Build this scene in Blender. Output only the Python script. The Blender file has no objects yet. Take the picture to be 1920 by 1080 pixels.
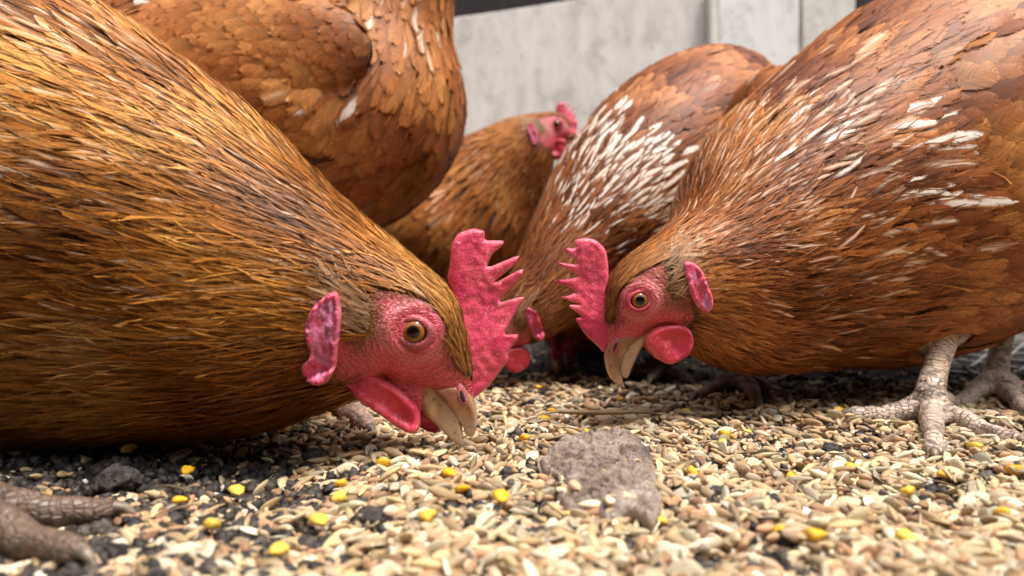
import bpy, math, random
import numpy as np
from mathutils import Vector, Matrix, noise
from mathutils.bvhtree import BVHTree
from mathutils.geometry import delaunay_2d_cdt

random.seed(5)
RNG = np.random.default_rng(11)
R = math.radians
C = bpy.context.scene.collection
scene = bpy.context.scene

# ---------------------------------------------------------------- camera
F = 1280.0                     # focal length in photo pixels (24 mm lens on 36 mm)
CAMH = 0.066                   # lens height above the ground
HOR = 520.0
cam_d = bpy.data.cameras.new('camera')
cam_d.lens = 24.0
cam_d.sensor_width = 36.0
cam_d.shift_y = -20.0 / 1920.0
cam_d.clip_start = 0.005
cam_d.clip_end = 200
cam_d.dof.use_dof = True
cam_d.dof.focus_distance = 0.255
cam_d.dof.aperture_fstop = 9.5
cam = bpy.data.objects.new('camera', cam_d)
C.objects.link(cam)
cam.location = (0, 0, CAMH)
cam.rotation_euler = (R(90), 0, 0)
scene.camera = cam

# ---------------------------------------------------------------- light
SUN_EL, SUN_AZ = 69.0, 126.0    # azimuth measured from +Y (away from the lens) towards +X
world = bpy.data.worlds.new('World')
scene.world = world
world.use_nodes = True
wn = world.node_tree
wn.nodes.clear()
sky = wn.nodes.new('ShaderNodeTexSky')
sky.sky_type = 'NISHITA'
sky.sun_disc = False
sky.sun_elevation = R(SUN_EL)
sky.sun_rotation = R(SUN_AZ)
sky.air_density = 1.0
sky.dust_density = 4.0
sky.ozone_density = 0.6
bg = wn.nodes.new('ShaderNodeBackground')
bg.inputs['Strength'].default_value = 0.125
wo = wn.nodes.new('ShaderNodeOutputWorld')
hz = wn.nodes.new('ShaderNodeHueSaturation')       # thin high cloud: a paler sky
hz.inputs['Saturation'].default_value = 0.35
wn.links.new(sky.outputs[0], hz.inputs['Color'])
wn.links.new(hz.outputs[0], bg.inputs['Color'])
wn.links.new(bg.outputs[0], wo.inputs[0])
sun_d = bpy.data.lights.new('sun', 'SUN')
sun_d.energy = 1.5
sun_d.angle = R(15)
sun_d.color = (1.0, 0.93, 0.84)
sun = bpy.data.objects.new('sun', sun_d)
C.objects.link(sun)
sdir = Vector((math.sin(R(SUN_AZ)) * math.cos(R(SUN_EL)), math.cos(R(SUN_AZ)) * math.cos(R(SUN_EL)), math.sin(R(SUN_EL))))
sun.rotation_euler = sdir.to_track_quat('Z', 'Y').to_euler()
scene.view_settings.view_transform = 'Standard'
scene.view_settings.look = 'None'
scene.view_settings.exposure = 1.3
scene.view_settings.gamma = 1.0

# ---------------------------------------------------------------- helpers
def W(px, py, d):
    """world point that stands d metres in front of the lens"""
    return Vector(((px - 960.0) / F * d, d, CAMH - (py - HOR) / F * d))

def G(px, py):
    """ground point seen at a photo position -> distance"""
    return CAMH * F / (py - HOR)

def link(o, parent=None, label=None, cat=None, group=None, kind=None):
    C.objects.link(o)
    if parent is not None:
        o.parent = parent
    tag(o, label, cat, group, kind)
    return o

def tag(o, label=None, cat=None, group=None, kind=None):
    if label: o['label'] = label
    if cat: o['category'] = cat
    if group: o['group'] = group
    if kind: o['kind'] = kind

def empty(name, loc, label, cat, group=None):
    o = bpy.data.objects.new(name, None)
    o.location = loc
    o.empty_display_size = 0.02
    link(o, None, label, cat, group)
    return o

def mesh_obj(name, verts, faces, mat, parent=None, smooth=True, attrs=None, base=None, **kw):
    """verts in world space; mesh is stored relative to its parent's (or base) location"""
    v = np.asarray(verts, dtype=np.float64).reshape(-1, 3)
    off = np.zeros(3)
    if parent is not None:
        p = parent
        while p is not None:
            off += np.array(p.location[:]); p = p.parent
    elif base is not None:
        off = np.array(base[:])
    v = v - off
    me = bpy.data.meshes.new(name)
    if isinstance(faces, np.ndarray):
        nf, k = faces.shape
        me.vertices.add(len(v)); me.vertices.foreach_set('co', v.astype(np.float32).ravel())
        me.loops.add(nf * k); me.loops.foreach_set('vertex_index', faces.astype(np.int32).ravel())
        me.polygons.add(nf)
        me.polygons.foreach_set('loop_start', np.arange(0, nf * k, k, dtype=np.int32))
        me.update(calc_edges=True)
    else:
        me.from_pydata([tuple(x) for x in v], [], [tuple(f) for f in faces])
    me.validate()
    if smooth:
        me.polygons.foreach_set('use_smooth', [True] * len(me.polygons))
    if attrs:
        for k_, a in attrs.items():
            a = np.asarray(a, dtype=np.float32)
            if a.ndim == 1:
                at = me.attributes.new(k_, 'FLOAT', 'POINT'); at.data.foreach_set('value', a)
            else:
                at = me.attributes.new(k_, 'FLOAT_VECTOR', 'POINT'); at.data.foreach_set('vector', a.ravel())
    if mat is not None:
        me.materials.append(mat)
    o = bpy.data.objects.new(name, me)
    if parent is None and base is not None:
        o.location = base
    link(o, parent, **kw)
    return o

def catmull(P, n):
    """P (k,d) -> n samples of a centripetal-ish spline"""
    P = np.asarray(P, float)
    k = len(P)
    Q = np.vstack([2 * P[0] - P[1], P, 2 * P[-1] - P[-2]])
    t = np.linspace(0, k - 1 - 1e-9, n)
    i = np.floor(t).astype(int); f = (t - i)[:, None]
    a, b, c, d = Q[i], Q[i + 1], Q[i + 2], Q[i + 3]
    return 0.5 * (2 * b + (c - a) * f + (2 * a - 5 * b + 4 * c - d) * f ** 2 + (3 * b - a - 3 * c + d) * f ** 3)

def nrm(a):
    return a / np.maximum(np.linalg.norm(a, axis=-1, keepdims=True), 1e-12)

def loft(nodes, ratio=1.0, n=60, m=28, side=(0, 1, 0), taper=True):
    """nodes (x,y,z,r[,ratio]) -> closed tube verts, faces"""
    nodes = np.array([list(q) + ([ratio] if len(q) == 4 else []) for q in nodes], float)
    S = catmull(nodes, n)
    P, r, k = S[:, :3], np.maximum(S[:, 3], 1e-4), S[:, 4]
    T = nrm(np.gradient(P, axis=0))
    sd = np.array(side, float)
    Sv = nrm(sd - (T @ sd)[:, None] * T)
    U = np.cross(T, Sv)
    if taper:                   # rounded caps
        e0 = np.array([0.15, 0.5, 0.8, 0.95]); 
        capP0 = [P[0] - T[0] * r[0] * c for c in np.cos(np.arcsin(e0)) * 0.9]
        capP1 = [P[-1] + T[-1] * r[-1] * c for c in np.cos(np.arcsin(e0[::-1])) * 0.9]
        P = np.vstack([capP0, P, capP1]); r = np.concatenate([r[0] * e0, r, r[-1] * e0[::-1]])
        k = np.concatenate([[k[0]] * 4, k, [k[-1]] * 4])
        Sv = np.vstack([[Sv[0]] * 4, Sv, [Sv[-1]] * 4]); U = np.vstack([[U[0]] * 4, U, [U[-1]] * 4])
    th = np.linspace(0, 2 * math.pi, m, endpoint=False)
    V = P[:, None] + r[:, None, None] * (np.cos(th)[None, :, None] * U[:, None] + (np.sin(th)[None, :, None] * k[:, None, None]) * Sv[:, None])
    N = len(P)
    V = V.reshape(-1, 3)
    Fc = []
    for i in range(N - 1):
        for j in range(m):
            j2 = (j + 1) % m
            Fc.append((i * m + j, i * m + j2, (i + 1) * m + j2, (i + 1) * m + j))
    c0 = len(V); V = np.vstack([V, P[0], P[-1]])
    for j in range(m):
        j2 = (j + 1) % m
        Fc.append((c0, j2, j)); Fc.append((c0 + 1, (N - 1) * m + j, (N - 1) * m + j2))
    return V, Fc

def ellipsoid(c, radii, axes=None, n=24, m=32):
    V = []; Fc = []
    A = np.eye(3) if axes is None else np.array(axes, float)
    for i in range(n + 1):
        a = math.pi * i / n
        for j in range(m):
            b = 2 * math.pi * j / m
            l = np.array([math.cos(a), math.sin(a) * math.cos(b), math.sin(a) * math.sin(b)]) * radii
            V.append(np.array(c) + l @ A)
    for i in range(n):
        for j in range(m):
            j2 = (j + 1) % m
            Fc.append((i * m + j, (i + 1) * m + j, (i + 1) * m + j2, i * m + j2))
    return np.array(V), Fc

def join(parts):
    V = []; Fc = []; o = 0
    for v, f in parts:
        V.append(v); Fc += [tuple(i + o for i in q) for q in f]; o += len(v)
    return np.vstack(V), Fc

def remesh(V, Fc, voxel, smooth_it=6):
    me = bpy.data.meshes.new('tmp'); me.from_pydata([tuple(v) for v in V], [], Fc)
    o = bpy.data.objects.new('tmp', me); C.objects.link(o)
    m = o.modifiers.new('r', 'REMESH'); m.mode = 'VOXEL'; m.voxel_size = voxel
    s = o.modifiers.new('s', 'SMOOTH'); s.factor = 0.5; s.iterations = smooth_it
    dg = bpy.context.evaluated_depsgraph_get()
    ev = o.evaluated_get(dg); em = ev.to_mesh()
    v = np.empty(len(em.vertices) * 3); em.vertices.foreach_get('co', v); v = v.reshape(-1, 3)
    nn = np.empty(len(em.vertices) * 3); em.vertices.foreach_get('normal', nn); nn = nn.reshape(-1, 3)
    f = np.empty(len(em.polygons) * 4, dtype=np.int32)
    lt = np.empty(len(em.polygons), dtype=np.int32); em.polygons.foreach_get('loop_total', lt)
    if (lt == 4).all():
        em.loops.foreach_get('vertex_index', f); f = f.reshape(-1, 4)
    else:
        f = [tuple(p.vertices) for p in em.polygons]
        f = np.array([q if len(q) == 4 else q + (q[-1],) for q in f])
    ev.to_mesh_clear()
    bpy.data.objects.remove(o); bpy.data.meshes.remove(me)
    return v, f, nn

def in_poly(x, z, poly):
    inside = np.zeros(x.shape, bool)
    n = len(poly)
    for i in range(n):
        x1, z1 = poly[i]; x2, z2 = poly[(i + 1) % n]
        c = ((z1 > z) != (z2 > z)) & (x < (x2 - x1) * (z - z1) / ((z2 - z1) if z2 != z1 else 1e-12) + x1)
        inside ^= c
    return inside

def poly_dist(x, z, poly):
    d = np.full(x.shape, 1e9)
    n = len(poly)
    for i in range(n):
        a = np.array(poly[i]); b = np.array(poly[(i + 1) % n]); e = b - a
        t = np.clip(((x - a[0]) * e[0] + (z - a[1]) * e[1]) / max(e @ e, 1e-12), 0, 1)
        d = np.minimum(d, np.hypot(x - a[0] - t * e[0], z - a[1] - t * e[1]))
    return d

def smooth_poly(p, it=1, k=0.25):
    p = [np.array(q, float) for q in p]
    for _ in range(it):
        q = []
        for i in range(len(p)):
            a, b = p[i], p[(i + 1) % len(p)]
            q += [a * (1 - k) + b * k, a * k + b * (1 - k)]
        p = q
    return p

def snoise(P, s, seed=0.0):
    return np.array([noise.noise(Vector((p[0] * s + seed, p[1] * s - seed, p[2] * s + 2 * seed))) for p in P])

def inflate(poly, step, tfun, round_it=1, k=0.25):
    """flat outline (x,z) -> closed lens-shaped solid: (x, t, z); tfun(x,z,edge distance)->half thickness, centre offset"""
    poly = smooth_poly(poly, round_it, k) if round_it else [np.array(q, float) for q in poly]
    out = []
    for i in range(len(poly)):
        a, b = poly[i], poly[(i + 1) % len(poly)]
        n = max(1, int(np.linalg.norm(b - a) / step))
        for j in range(n):
            out.append(a + (b - a) * j / n)
    out = np.array(out); nb = len(out)
    lo, hi = out.min(0), out.max(0)
    gx, gz = np.meshgrid(np.arange(lo[0], hi[0], step), np.arange(lo[1], hi[1], step * 0.87))
    gx = gx + (np.arange(gx.shape[0]) % 2)[:, None] * step * 0.5
    gx, gz = gx.ravel(), gz.ravel()
    ins = in_poly(gx, gz, out) & (poly_dist(gx, gz, out) > step * 0.45)
    pts = np.vstack([out, np.stack([gx[ins], gz[ins]], 1)])
    v2, e2, f2, ov, oe, of = delaunay_2d_cdt([Vector(p) for p in pts], [(i, (i + 1) % nb) for i in range(nb)], [], 1, step * 0.01)
    v2 = np.array([tuple(p) for p in v2])
    d = poly_dist(v2[:, 0], v2[:, 1], out)
    t, off = tfun(v2[:, 0], v2[:, 1], d)
    edge = d < step * 0.05
    n = len(v2)
    Vf = np.stack([v2[:, 0], off - t, v2[:, 1]], 1)
    Vb = np.stack([v2[:, 0], off + t, v2[:, 1]], 1)
    idx = np.arange(n) + n
    V = np.vstack([Vf, Vb])
    idx[edge] = np.arange(n)[edge]
    V[:n][edge] = (Vf[edge] + Vb[edge]) / 2
    Fc = [tuple(f) for f in f2 if len(f) == 3] 
    Fb = [tuple(idx[i] for i in reversed(f)) for f in Fc]
    allf = Fc + Fb
    used = np.unique(np.array(allf).ravel()); remap = -np.ones(2 * n, int); remap[used] = np.arange(len(used))
    dd = np.concatenate([d, d])[used]
    return V[used], remap[np.array(allf)], dd

# ---------------------------------------------------------------- materials
class NT:
    def __init__(s, name):
        s.m = bpy.data.materials.new(name); s.m.use_nodes = True
        s.t = s.m.node_tree; s.t.nodes.clear()
        s.out = s.t.nodes.new('ShaderNodeOutputMaterial')
    def n(s, typ, **kw):
        nd = s.t.nodes.new(typ)
        for k, v in kw.items():
            if k.startswith('i_'):
                key = k[2:].replace('_', ' ')
                nd.inputs[int(key) if key.isdigit() else key].default_value = v
            else:
                setattr(nd, k, v)
        return nd
    def l(s, a, b): s.t.links.new(a, b)
    def val(s, x, sock):
        if isinstance(x, (int, float)): sock.default_value = x
        elif isinstance(x, (tuple, list)):
            sock.default_value = tuple(x) + ((1,) if len(x) == 3 and sock.type == 'RGBA' else ())
        else: s.l(x, sock)
    def math(s, op, a, b=0.0, c=0.0, clamp=False):
        nd = s.n('ShaderNodeMath', operation=op, use_clamp=clamp)
        s.val(a, nd.inputs[0]); s.val(b, nd.inputs[1]); s.val(c, nd.inputs[2]); return nd.outputs[0]
    def mix(s, f, a, b, mode='MIX'):
        nd = s.n('ShaderNodeMix', data_type='RGBA', blend_type=mode)
        s.val(f, nd.inputs[0]); s.val(a, nd.inputs[6]); s.val(b, nd.inputs[7]); return nd.outputs[2]
    def ramp(s, x, pts, interp='LINEAR'):
        nd = s.n('ShaderNodeValToRGB'); cr = nd.color_ramp; cr.interpolation = interp
        while len(cr.elements) < len(pts): cr.elements.new(0.5)
        for e, (p, c) in zip(cr.elements, pts):
            e.position = p; e.color = tuple(c) + (1,) if len(c) == 3 else c
        s.val(x, nd.inputs[0]); return nd.outputs[0]
    def step(s, x, a, b):
        nd = s.n('ShaderNodeMapRange', interpolation_type='SMOOTHSTEP')
        s.val(x, nd.inputs[0]); nd.inputs[1].default_value = a; nd.inputs[2].default_value = b
        nd.inputs[3].default_value = 0; nd.inputs[4].default_value = 1; return nd.outputs[0]
    def attr(s, name): return s.n('ShaderNodeAttribute', attribute_name=name)
    def obj(s, scale=(1, 1, 1)):
        tc = s.n('ShaderNodeTexCoord'); mp = s.n('ShaderNodeMapping'); mp.inputs['Scale'].default_value = scale
        s.l(tc.outputs['Object'], mp.inputs[0]); return mp.outputs[0]
    def noise(s, vec, scale, detail=3, rough=0.55, col=False):
        nd = s.n('ShaderNodeTexNoise'); nd.inputs['Scale'].default_value = scale
        nd.inputs['Detail'].default_value = detail; nd.inputs['Roughness'].default_value = rough
        if vec is not None: s.l(vec, nd.inputs['Vector'])
        return nd.outputs['Color' if col else 'Fac']
    def voro(s, vec, scale, feature='F1'):
        nd = s.n('ShaderNodeTexVoronoi', feature=feature); nd.inputs['Scale'].default_value = scale
        if vec is not None: s.l(vec, nd.inputs['Vector'])
        return nd
    def bump(s, h, strength=0.5, dist=0.001, normal=None):
        nd = s.n('ShaderNodeBump'); nd.inputs['Strength'].default_value = strength; nd.inputs['Distance'].default_value = dist
        s.l(h, nd.inputs['Height'])
        if normal is not None: s.l(normal, nd.inputs['Normal'])
        return nd.outputs[0]
    def bsdf(s, col, rough=0.5, normal=None, spec=0.5, sss=0.0, sssr=(1, .3, .2), coat=0.0, alpha=None, trans=0.0, sheen=0.0):
        b = s.n('ShaderNodeBsdfPrincipled')
        s.val(col, b.inputs['Base Color']); s.val(rough, b.inputs['Roughness'])
        s.val(spec, b.inputs['Specular IOR Level'])
        if sss:
            b.inputs['Subsurface Weight'].default_value = sss; b.inputs['Subsurface Radius'].default_value = sssr
            b.inputs['Subsurface Scale'].default_value = 0.002
        if coat: b.inputs['Coat Weight'].default_value = coat; b.inputs['Coat Roughness'].default_value = 0.05
        if sheen: b.inputs['Sheen Weight'].default_value = sheen
        if normal is not None: s.l(normal, b.inputs['Normal'])
        if alpha is not None: s.val(alpha, b.inputs['Alpha'])
        s.l(b.outputs[0], s.out.inputs[0])
        return s.m

def mat_feather():
    s = NT('feather')
    fn = s.n('ShaderNodeSeparateXYZ'); s.l(s.attr('fnorm').outputs['Vector'], fn.inputs[0])
    fu = s.n('ShaderNodeSeparateXYZ'); s.l(s.attr('fsize').outputs['Vector'], fu.inputs[0])
    u = s.math('ABSOLUTE', fn.outputs[0]); v = fn.outputs[1]; cream = fn.outputs[2]
    ax = s.math('ABSOLUTE', fu.outputs[0])
    q = s.math('SUBTRACT', fu.outputs[1], s.math('MULTIPLY', ax, 1.3))
    cv = s.n('ShaderNodeCombineXYZ')
    s.l(s.math('MULTIPLY', q, 1500.0), cv.inputs[0]); s.l(s.math('MULTIPLY', fu.outputs[0], 160.0), cv.inputs[1])
    s.l(s.math('MULTIPLY', fu.outputs[2], 77.0), cv.inputs[2])
    barb = s.noise(cv.outputs[0], 1.0, 3, 0.6)
    cv2 = s.n('ShaderNodeCombineXYZ')
    s.l(s.math('MULTIPLY', fu.outputs[0], 900.0), cv2.inputs[0]); s.l(s.math('MULTIPLY', fu.outputs[1], 90.0), cv2.inputs[1])
    s.l(s.math('MULTIPLY', fu.outputs[2], 31.0), cv2.inputs[2])
    streak = s.noise(cv2.outputs[0], 1.0, 2, 0.5)
    k = s.math('MULTIPLY', s.math('ADD', s.math('MULTIPLY', barb, 2.2), -0.1), s.math('ADD', s.math('MULTIPLY', streak, 0.7), 0.65))
    kc = s.n('ShaderNodeCombineXYZ'); [s.l(k, kc.inputs[i]) for i in range(3)]
    col = s.mix(1.0, s.attr('fcol').outputs['Vector'], kc.outputs[0], 'MULTIPLY')
    # pale streak that runs down the middle of some feathers
    uw = s.math('ADD', u, s.math('MULTIPLY', s.math('SUBTRACT', barb, 0.5), 0.9))
    m = s.math('MULTIPLY', s.math('SUBTRACT', 1.0, s.step(uw, 0.02, 0.72)), s.step(v, 0.15, 0.65))
    m = s.math('MULTIPLY', m, s.math('ADD', s.math('MULTIPLY', s.step(streak, .38, .58), .6), .4))
    m = s.math('MULTIPLY', m, cream, clamp=True)
    wcol = s.mix(s.step(cream, 1.1, 2.2), s.mix(barb, (0.55, 0.32, 0.15), (0.90, 0.74, 0.58)), s.mix(barb, (0.66, 0.50, 0.36), (0.98, 0.93, 0.86)))
    col = s.mix(m, col, wcol)
    # frayed edge
    e = s.math('MAXIMUM', s.math('POWER', u, 3.0), s.math('POWER', v, 7.0))
    al = s.math('GREATER_THAN', s.math('ADD', s.math('MULTIPLY', barb, 2.6), -0.45), e)
    geo = s.n('ShaderNodeNewGeometry')
    sc = s.n('ShaderNodeMix', data_type='VECTOR'); sc.inputs[0].default_value = 0.6
    s.l(geo.outputs['Normal'], sc.inputs[4]); s.l(s.attr('bn').outputs['Vector'], sc.inputs[5])
    nz = s.n('ShaderNodeVectorMath', operation='NORMALIZE'); s.l(sc.outputs[1], nz.inputs[0])
    nb = s.bump(barb, 0.35, 0.0003, nz.outputs[0])
    return s.bsdf(col, 0.5, nb, 0.22, alpha=al)

def mat_body():
    """bare hen skin: face, shanks and toes, down under the plumage; the colour is stored on the mesh"""
    s = NT('hen_skin')
    c = s.attr('bcol').outputs['Vector']; zone = s.attr('zone').outputs['Fac']   # 1 face, 2 leg
    o = s.obj()
    warp = s.noise(o, 300, 2, col=True)
    wv = s.n('ShaderNodeVectorMath', operation='ADD'); s.l(o, wv.inputs[0])
    sc = s.n('ShaderNodeVectorMath', operation='SCALE'); s.l(warp, sc.inputs[0]); sc.inputs['Scale'].default_value = 0.0035
    s.l(sc.outputs[0], wv.inputs[1])
    v = s.voro(wv.outputs[0], 1250)
    wr = v.outputs['Distance']
    o2 = s.obj((1, 1, 2.2))
    sca = s.voro(o2, 260, 'DISTANCE_TO_EDGE').outputs['Distance']
    isleg = s.step(zone, 1.4, 1.6)
    wob = s.noise(o, 140, 2)
    band = s.math('FRACT', s.math('ADD', s.math('MULTIPLY', s.attr('along').outputs['Fac'], 430.0), s.math('MULTIPLY', wob, 2.2)))
    band = s.math('MULTIPLY', s.step(band, 0.0, 0.22), s.math('SUBTRACT', 1.0, s.step(band, 0.85, 1.0)))
    sca = s.math('MULTIPLY', s.math('ADD', s.math('MULTIPLY', band, .75), .25), s.math('ADD', sca, .06))
    er = s.attr('er').outputs['Fac']
    ring = s.math('SINE', s.math('ADD', s.math('MULTIPLY', er, 3.6), s.math('MULTIPLY', s.noise(o, 230, 4), 16.0)))
    wr = s.math('ADD', wr, s.math('MULTIPLY', ring, .22))
    hgt = s.mix(isleg, wr, s.step(sca, 0.0, 0.22))
    tone_f = s.mix(0.75, c, s.ramp(wr, [(0.1, (0.7, 0.45, 0.5)), (0.5, (1.0, 1.0, 1.0)), (0.9, (1.15, 1.6, 1.5))]), 'MULTIPLY')
    dirt = s.noise(o, 160, 4)
    tone_l = s.mix(s.math('SUBTRACT', 1.0, s.step(sca, 0.02, 0.12)), c, (0.10, 0.065, 0.04))
    tone_l = s.mix(s.math('MULTIPLY', s.step(dirt, 0.5, 0.66), 0.75), tone_l, (0.09, 0.07, 0.06))
    col = s.mix(isleg, tone_f, tone_l)
    nb = s.bump(hgt, 0.7, 0.0006)
    return s.bsdf(col, 0.42, nb, 0.5, sss=0.12)

def mat_flesh(name, base, dark, scale=1000, inner=None):
    s = NT(name)
    o = s.obj(); v = s.voro(o, scale); big = s.noise(o, 130, 3)
    ed = s.attr('edge').outputs['Fac']
    col = s.mix(s.step(big, 0.35, 0.7), base, dark)
    col = s.mix(0.6, col, s.ramp(v.outputs['Distance'], [(0.0, (1.45, 1.9, 1.8)), (0.35, (1, 1, 1)), (0.8, (0.82, 0.6, 0.62))]), 'MULTIPLY')
    if inner: col = s.mix(s.math('MULTIPLY', s.math('MULTIPLY', s.step(ed, .45, .95), .85), s.step(big, .35, .65)), col, inner)
    col = s.mix(s.math('MULTIPLY', s.math('SUBTRACT', 1.0, s.step(ed, 0.0, .5)), .35), col, (.86, .30, .34))
    fl = s.noise(s.obj(), 620, 4, .7); col = s.mix(s.math('MULTIPLY', s.step(fl, .60, .70), .65), col, (.85, .62, .62))
    pt = s.noise(s.obj(), 60, 3); col = s.mix(s.math('MULTIPLY', s.step(pt, .44, .60), .75), col, (.50, .022, .075))
    nb = s.bump(s.math('SUBTRACT', 1.0, v.outputs['Distance']), 0.45, 0.0003)
    if inner:
        wk = s.noise(s.obj((1, 1, .22)), 420, 3); nb = s.bump(wk, 0.8, 0.0012, nb)
    nb = s.bump(big, 0.3, 0.001, nb)
    return s.bsdf(col, 0.42, nb, 0.5, sss=0.25)

def mat_beak():
    s = NT('horn_beak')
    o = s.obj(); g = s.attr('edge').outputs['Fac']
    n1 = s.noise(s.obj((1, 1, 0.45)), 150, 3)
    tp = s.attr('tip').outputs['Fac']
    col = s.ramp(n1, [(0.3, (0.22, 0.09, 0.035)), (0.5, (0.42, 0.20, 0.085)), (0.7, (0.55, 0.34, 0.19))])
    col = s.mix(s.math('MULTIPLY', s.math('SUBTRACT', 1.0, s.step(tp, .1, .55)), .7), col, (0.60, 0.45, 0.30))
    col = s.mix(s.math('MULTIPLY', s.step(tp, .62, .95), .7), col, (0.30, 0.11, 0.06))
    dirt = s.noise(o, 420, 4); col = s.mix(s.math('MULTIPLY', s.step(dirt, .58, .68), .6), col, (.10, .06, .04))
    col = s.mix(s.math('MULTIPLY', g, .6), col, (0.68, 0.52, 0.38))
    return s.bsdf(col, 0.22, s.bump(dirt, 0.15, 0.0003), 0.6, sss=0.15)

def mat_plain(name, c1, c2, scale, rough=0.7, bump=0.3, bd=0.001, detail=4, stretch=(1, 1, 1), spec=0.4):
    s = NT(name); o = s.obj(stretch); n = s.noise(o, scale, detail)
    return s.bsdf(s.ramp(n, [(0.3, c1), (0.7, c2)]), rough, s.bump(n, bump, bd), spec)

def mat_eye():
    s = NT('eye_ball')
    return s.bsdf(s.attr('bcol').outputs['Vector'], 0.07, None, 0.45)

def mat_grain():
    s = NT('grain')
    fu = s.n('ShaderNodeSeparateXYZ'); s.l(s.attr('guv').outputs['Vector'], fu.inputs[0])
    cv = s.n('ShaderNodeCombineXYZ')
    s.l(s.math('MULTIPLY', fu.outputs[0], 1.6), cv.inputs[0]); s.l(s.math('MULTIPLY', fu.outputs[1], 11.0), cv.inputs[1]); s.l(s.math('MULTIPLY', fu.outputs[2], 50.0), cv.inputs[2])
    n = s.noise(cv.outputs[0], 1.0, 3, 0.6)
    k = s.math('ADD', s.math('MULTIPLY', n, 0.9), 0.55)
    kc = s.n('ShaderNodeCombineXYZ'); [s.l(k, kc.inputs[i]) for i in range(3)]
    col = s.mix(1.0, s.attr('gcol').outputs['Vector'], kc.outputs[0], 'MULTIPLY')
    d = s.noise(s.obj(), 700, 3)
    col = s.mix(s.math('MULTIPLY', s.step(d, 0.6, 0.72), 0.5), col, (0.12, 0.08, 0.05))
    return s.bsdf(col, 0.5, s.bump(n, 0.5, 0.0004), 0.35)

def mat_soil():
    s = NT('soil')
    o = s.obj(); big = s.noise(o, 9, 4); fine = s.noise(o, 700, 6, 0.7); med = s.noise(o, 90, 5, 0.65)
    v = s.voro(o, 420)
    feed = s.attr('feed').outputs['Fac']
    dark = s.ramp(fine, [(0.3, (0.012, 0.010, 0.009)), (0.6, (0.045, 0.036, 0.030)), (0.8, (0.12, 0.10, 0.085))])
    tan = s.ramp(v.outputs['Color'], [(0.1, (0.08, 0.055, 0.035)), (0.45, (0.32, 0.22, 0.12)), (0.9, (0.50, 0.37, 0.22))])
    f = s.math('ADD', feed, s.math('MULTIPLY', s.math('SUBTRACT', med, 0.5), 1.6))
    col = s.mix(s.step(f, 0.35, 0.75), dark, tan)
    nb = s.bump(fine, 0.7, 0.002); nb = s.bump(med, 0.8, 0.006, nb)
    return s.bsdf(col, 0.8, nb, 0.25)

M_F = mat_feather(); M_B = mat_body()
M_COMB = mat_flesh('comb_flesh', (0.78, 0.10, 0.16), (0.68, 0.065, 0.15))
M_WAT = mat_flesh('wattle_flesh', (0.78, 0.07, 0.11), (0.66, 0.05, 0.10), 1300)
M_LOBE = mat_flesh('earlobe_flesh', (0.68, 0.08, 0.15), (0.62, 0.12, 0.22), 900, inner=(0.55, 0.28, 0.48))
M_LID = mat_flesh('eyelid_flesh', (0.46, 0.12, 0.13), (0.30, 0.07, 0.08), 1500)
M_CERE = mat_flesh('cere_skin', (.50, .20, .19), (.38, .14, .14), 1200)
M_BEAK = mat_beak(); M_EYE = mat_eye(); M_GRAIN = mat_grain(); M_SOIL = mat_soil()
M_DARK = mat_plain('dark_nostril', (0.02, 0.012, 0.01), (0.06, 0.03, 0.02), 500)
M_CLAW = mat_plain('claw_horn', (0.08, 0.06, 0.045), (0.30, 0.24, 0.18), 400, 0.4)

# ---------------------------------------------------------------- ground
def smoothf(x, a, b):
    t = np.clip((x - a) / (b - a), 0, 1); return t * t * (3 - 2 * t)

def gh(x, y):
    """height of the ground"""
    x = np.asarray(x, float); y = np.asarray(y, float)
    return (0.0022 * np.sin(x * 31 + 1.3) * np.cos(y * 27 + .4) + 0.0012 * np.sin(x * 83 + y * 51) + 0.0006 * np.sin(x * 190 - y * 233)
            + 0.004 * smoothf(y, .45, .9) * np.sin(x * 9 + y * 5))

def topx(x, y):
    return 960 + F * x / y, HOR + F * CAMH / y

def feedf(x, y):
    """how thickly the feed lies (0 bare soil ... 1 heap)"""
    px, py = topx(x, y)
    d = 0.35 + 0.75 * smoothf(x / np.maximum(y, .05), -0.42, -0.05)
    d = d * (1 - smoothf(y, 0.31 + .08 * smoothf(-x, -.06, .02), 0.46) * 0.95)
    left = smoothf(-x / np.maximum(y, .05), 0.22, 0.42) * smoothf(y, 0.180, 0.21) * (1 - smoothf(y, .235, .26))
    d = d * (1 - 0.8 * left)
    pn = (np.sin(x * 61 + 2.1 * np.sin(y * 47)) * np.sin(y * 73 + 1.7 * np.sin(x * 39 + 1)) + .6 * np.sin(x * 143 + y * 37) * np.sin(y * 161 - x * 55))
    d = d * (1 - .72 * smoothf(pn, .35, .95))
    bl = smoothf(-x / np.maximum(y, .05), 0.5, 0.62)
    d = d * (1 - 0.5 * bl)
    return np.clip(d, 0.02, 1)

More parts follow.
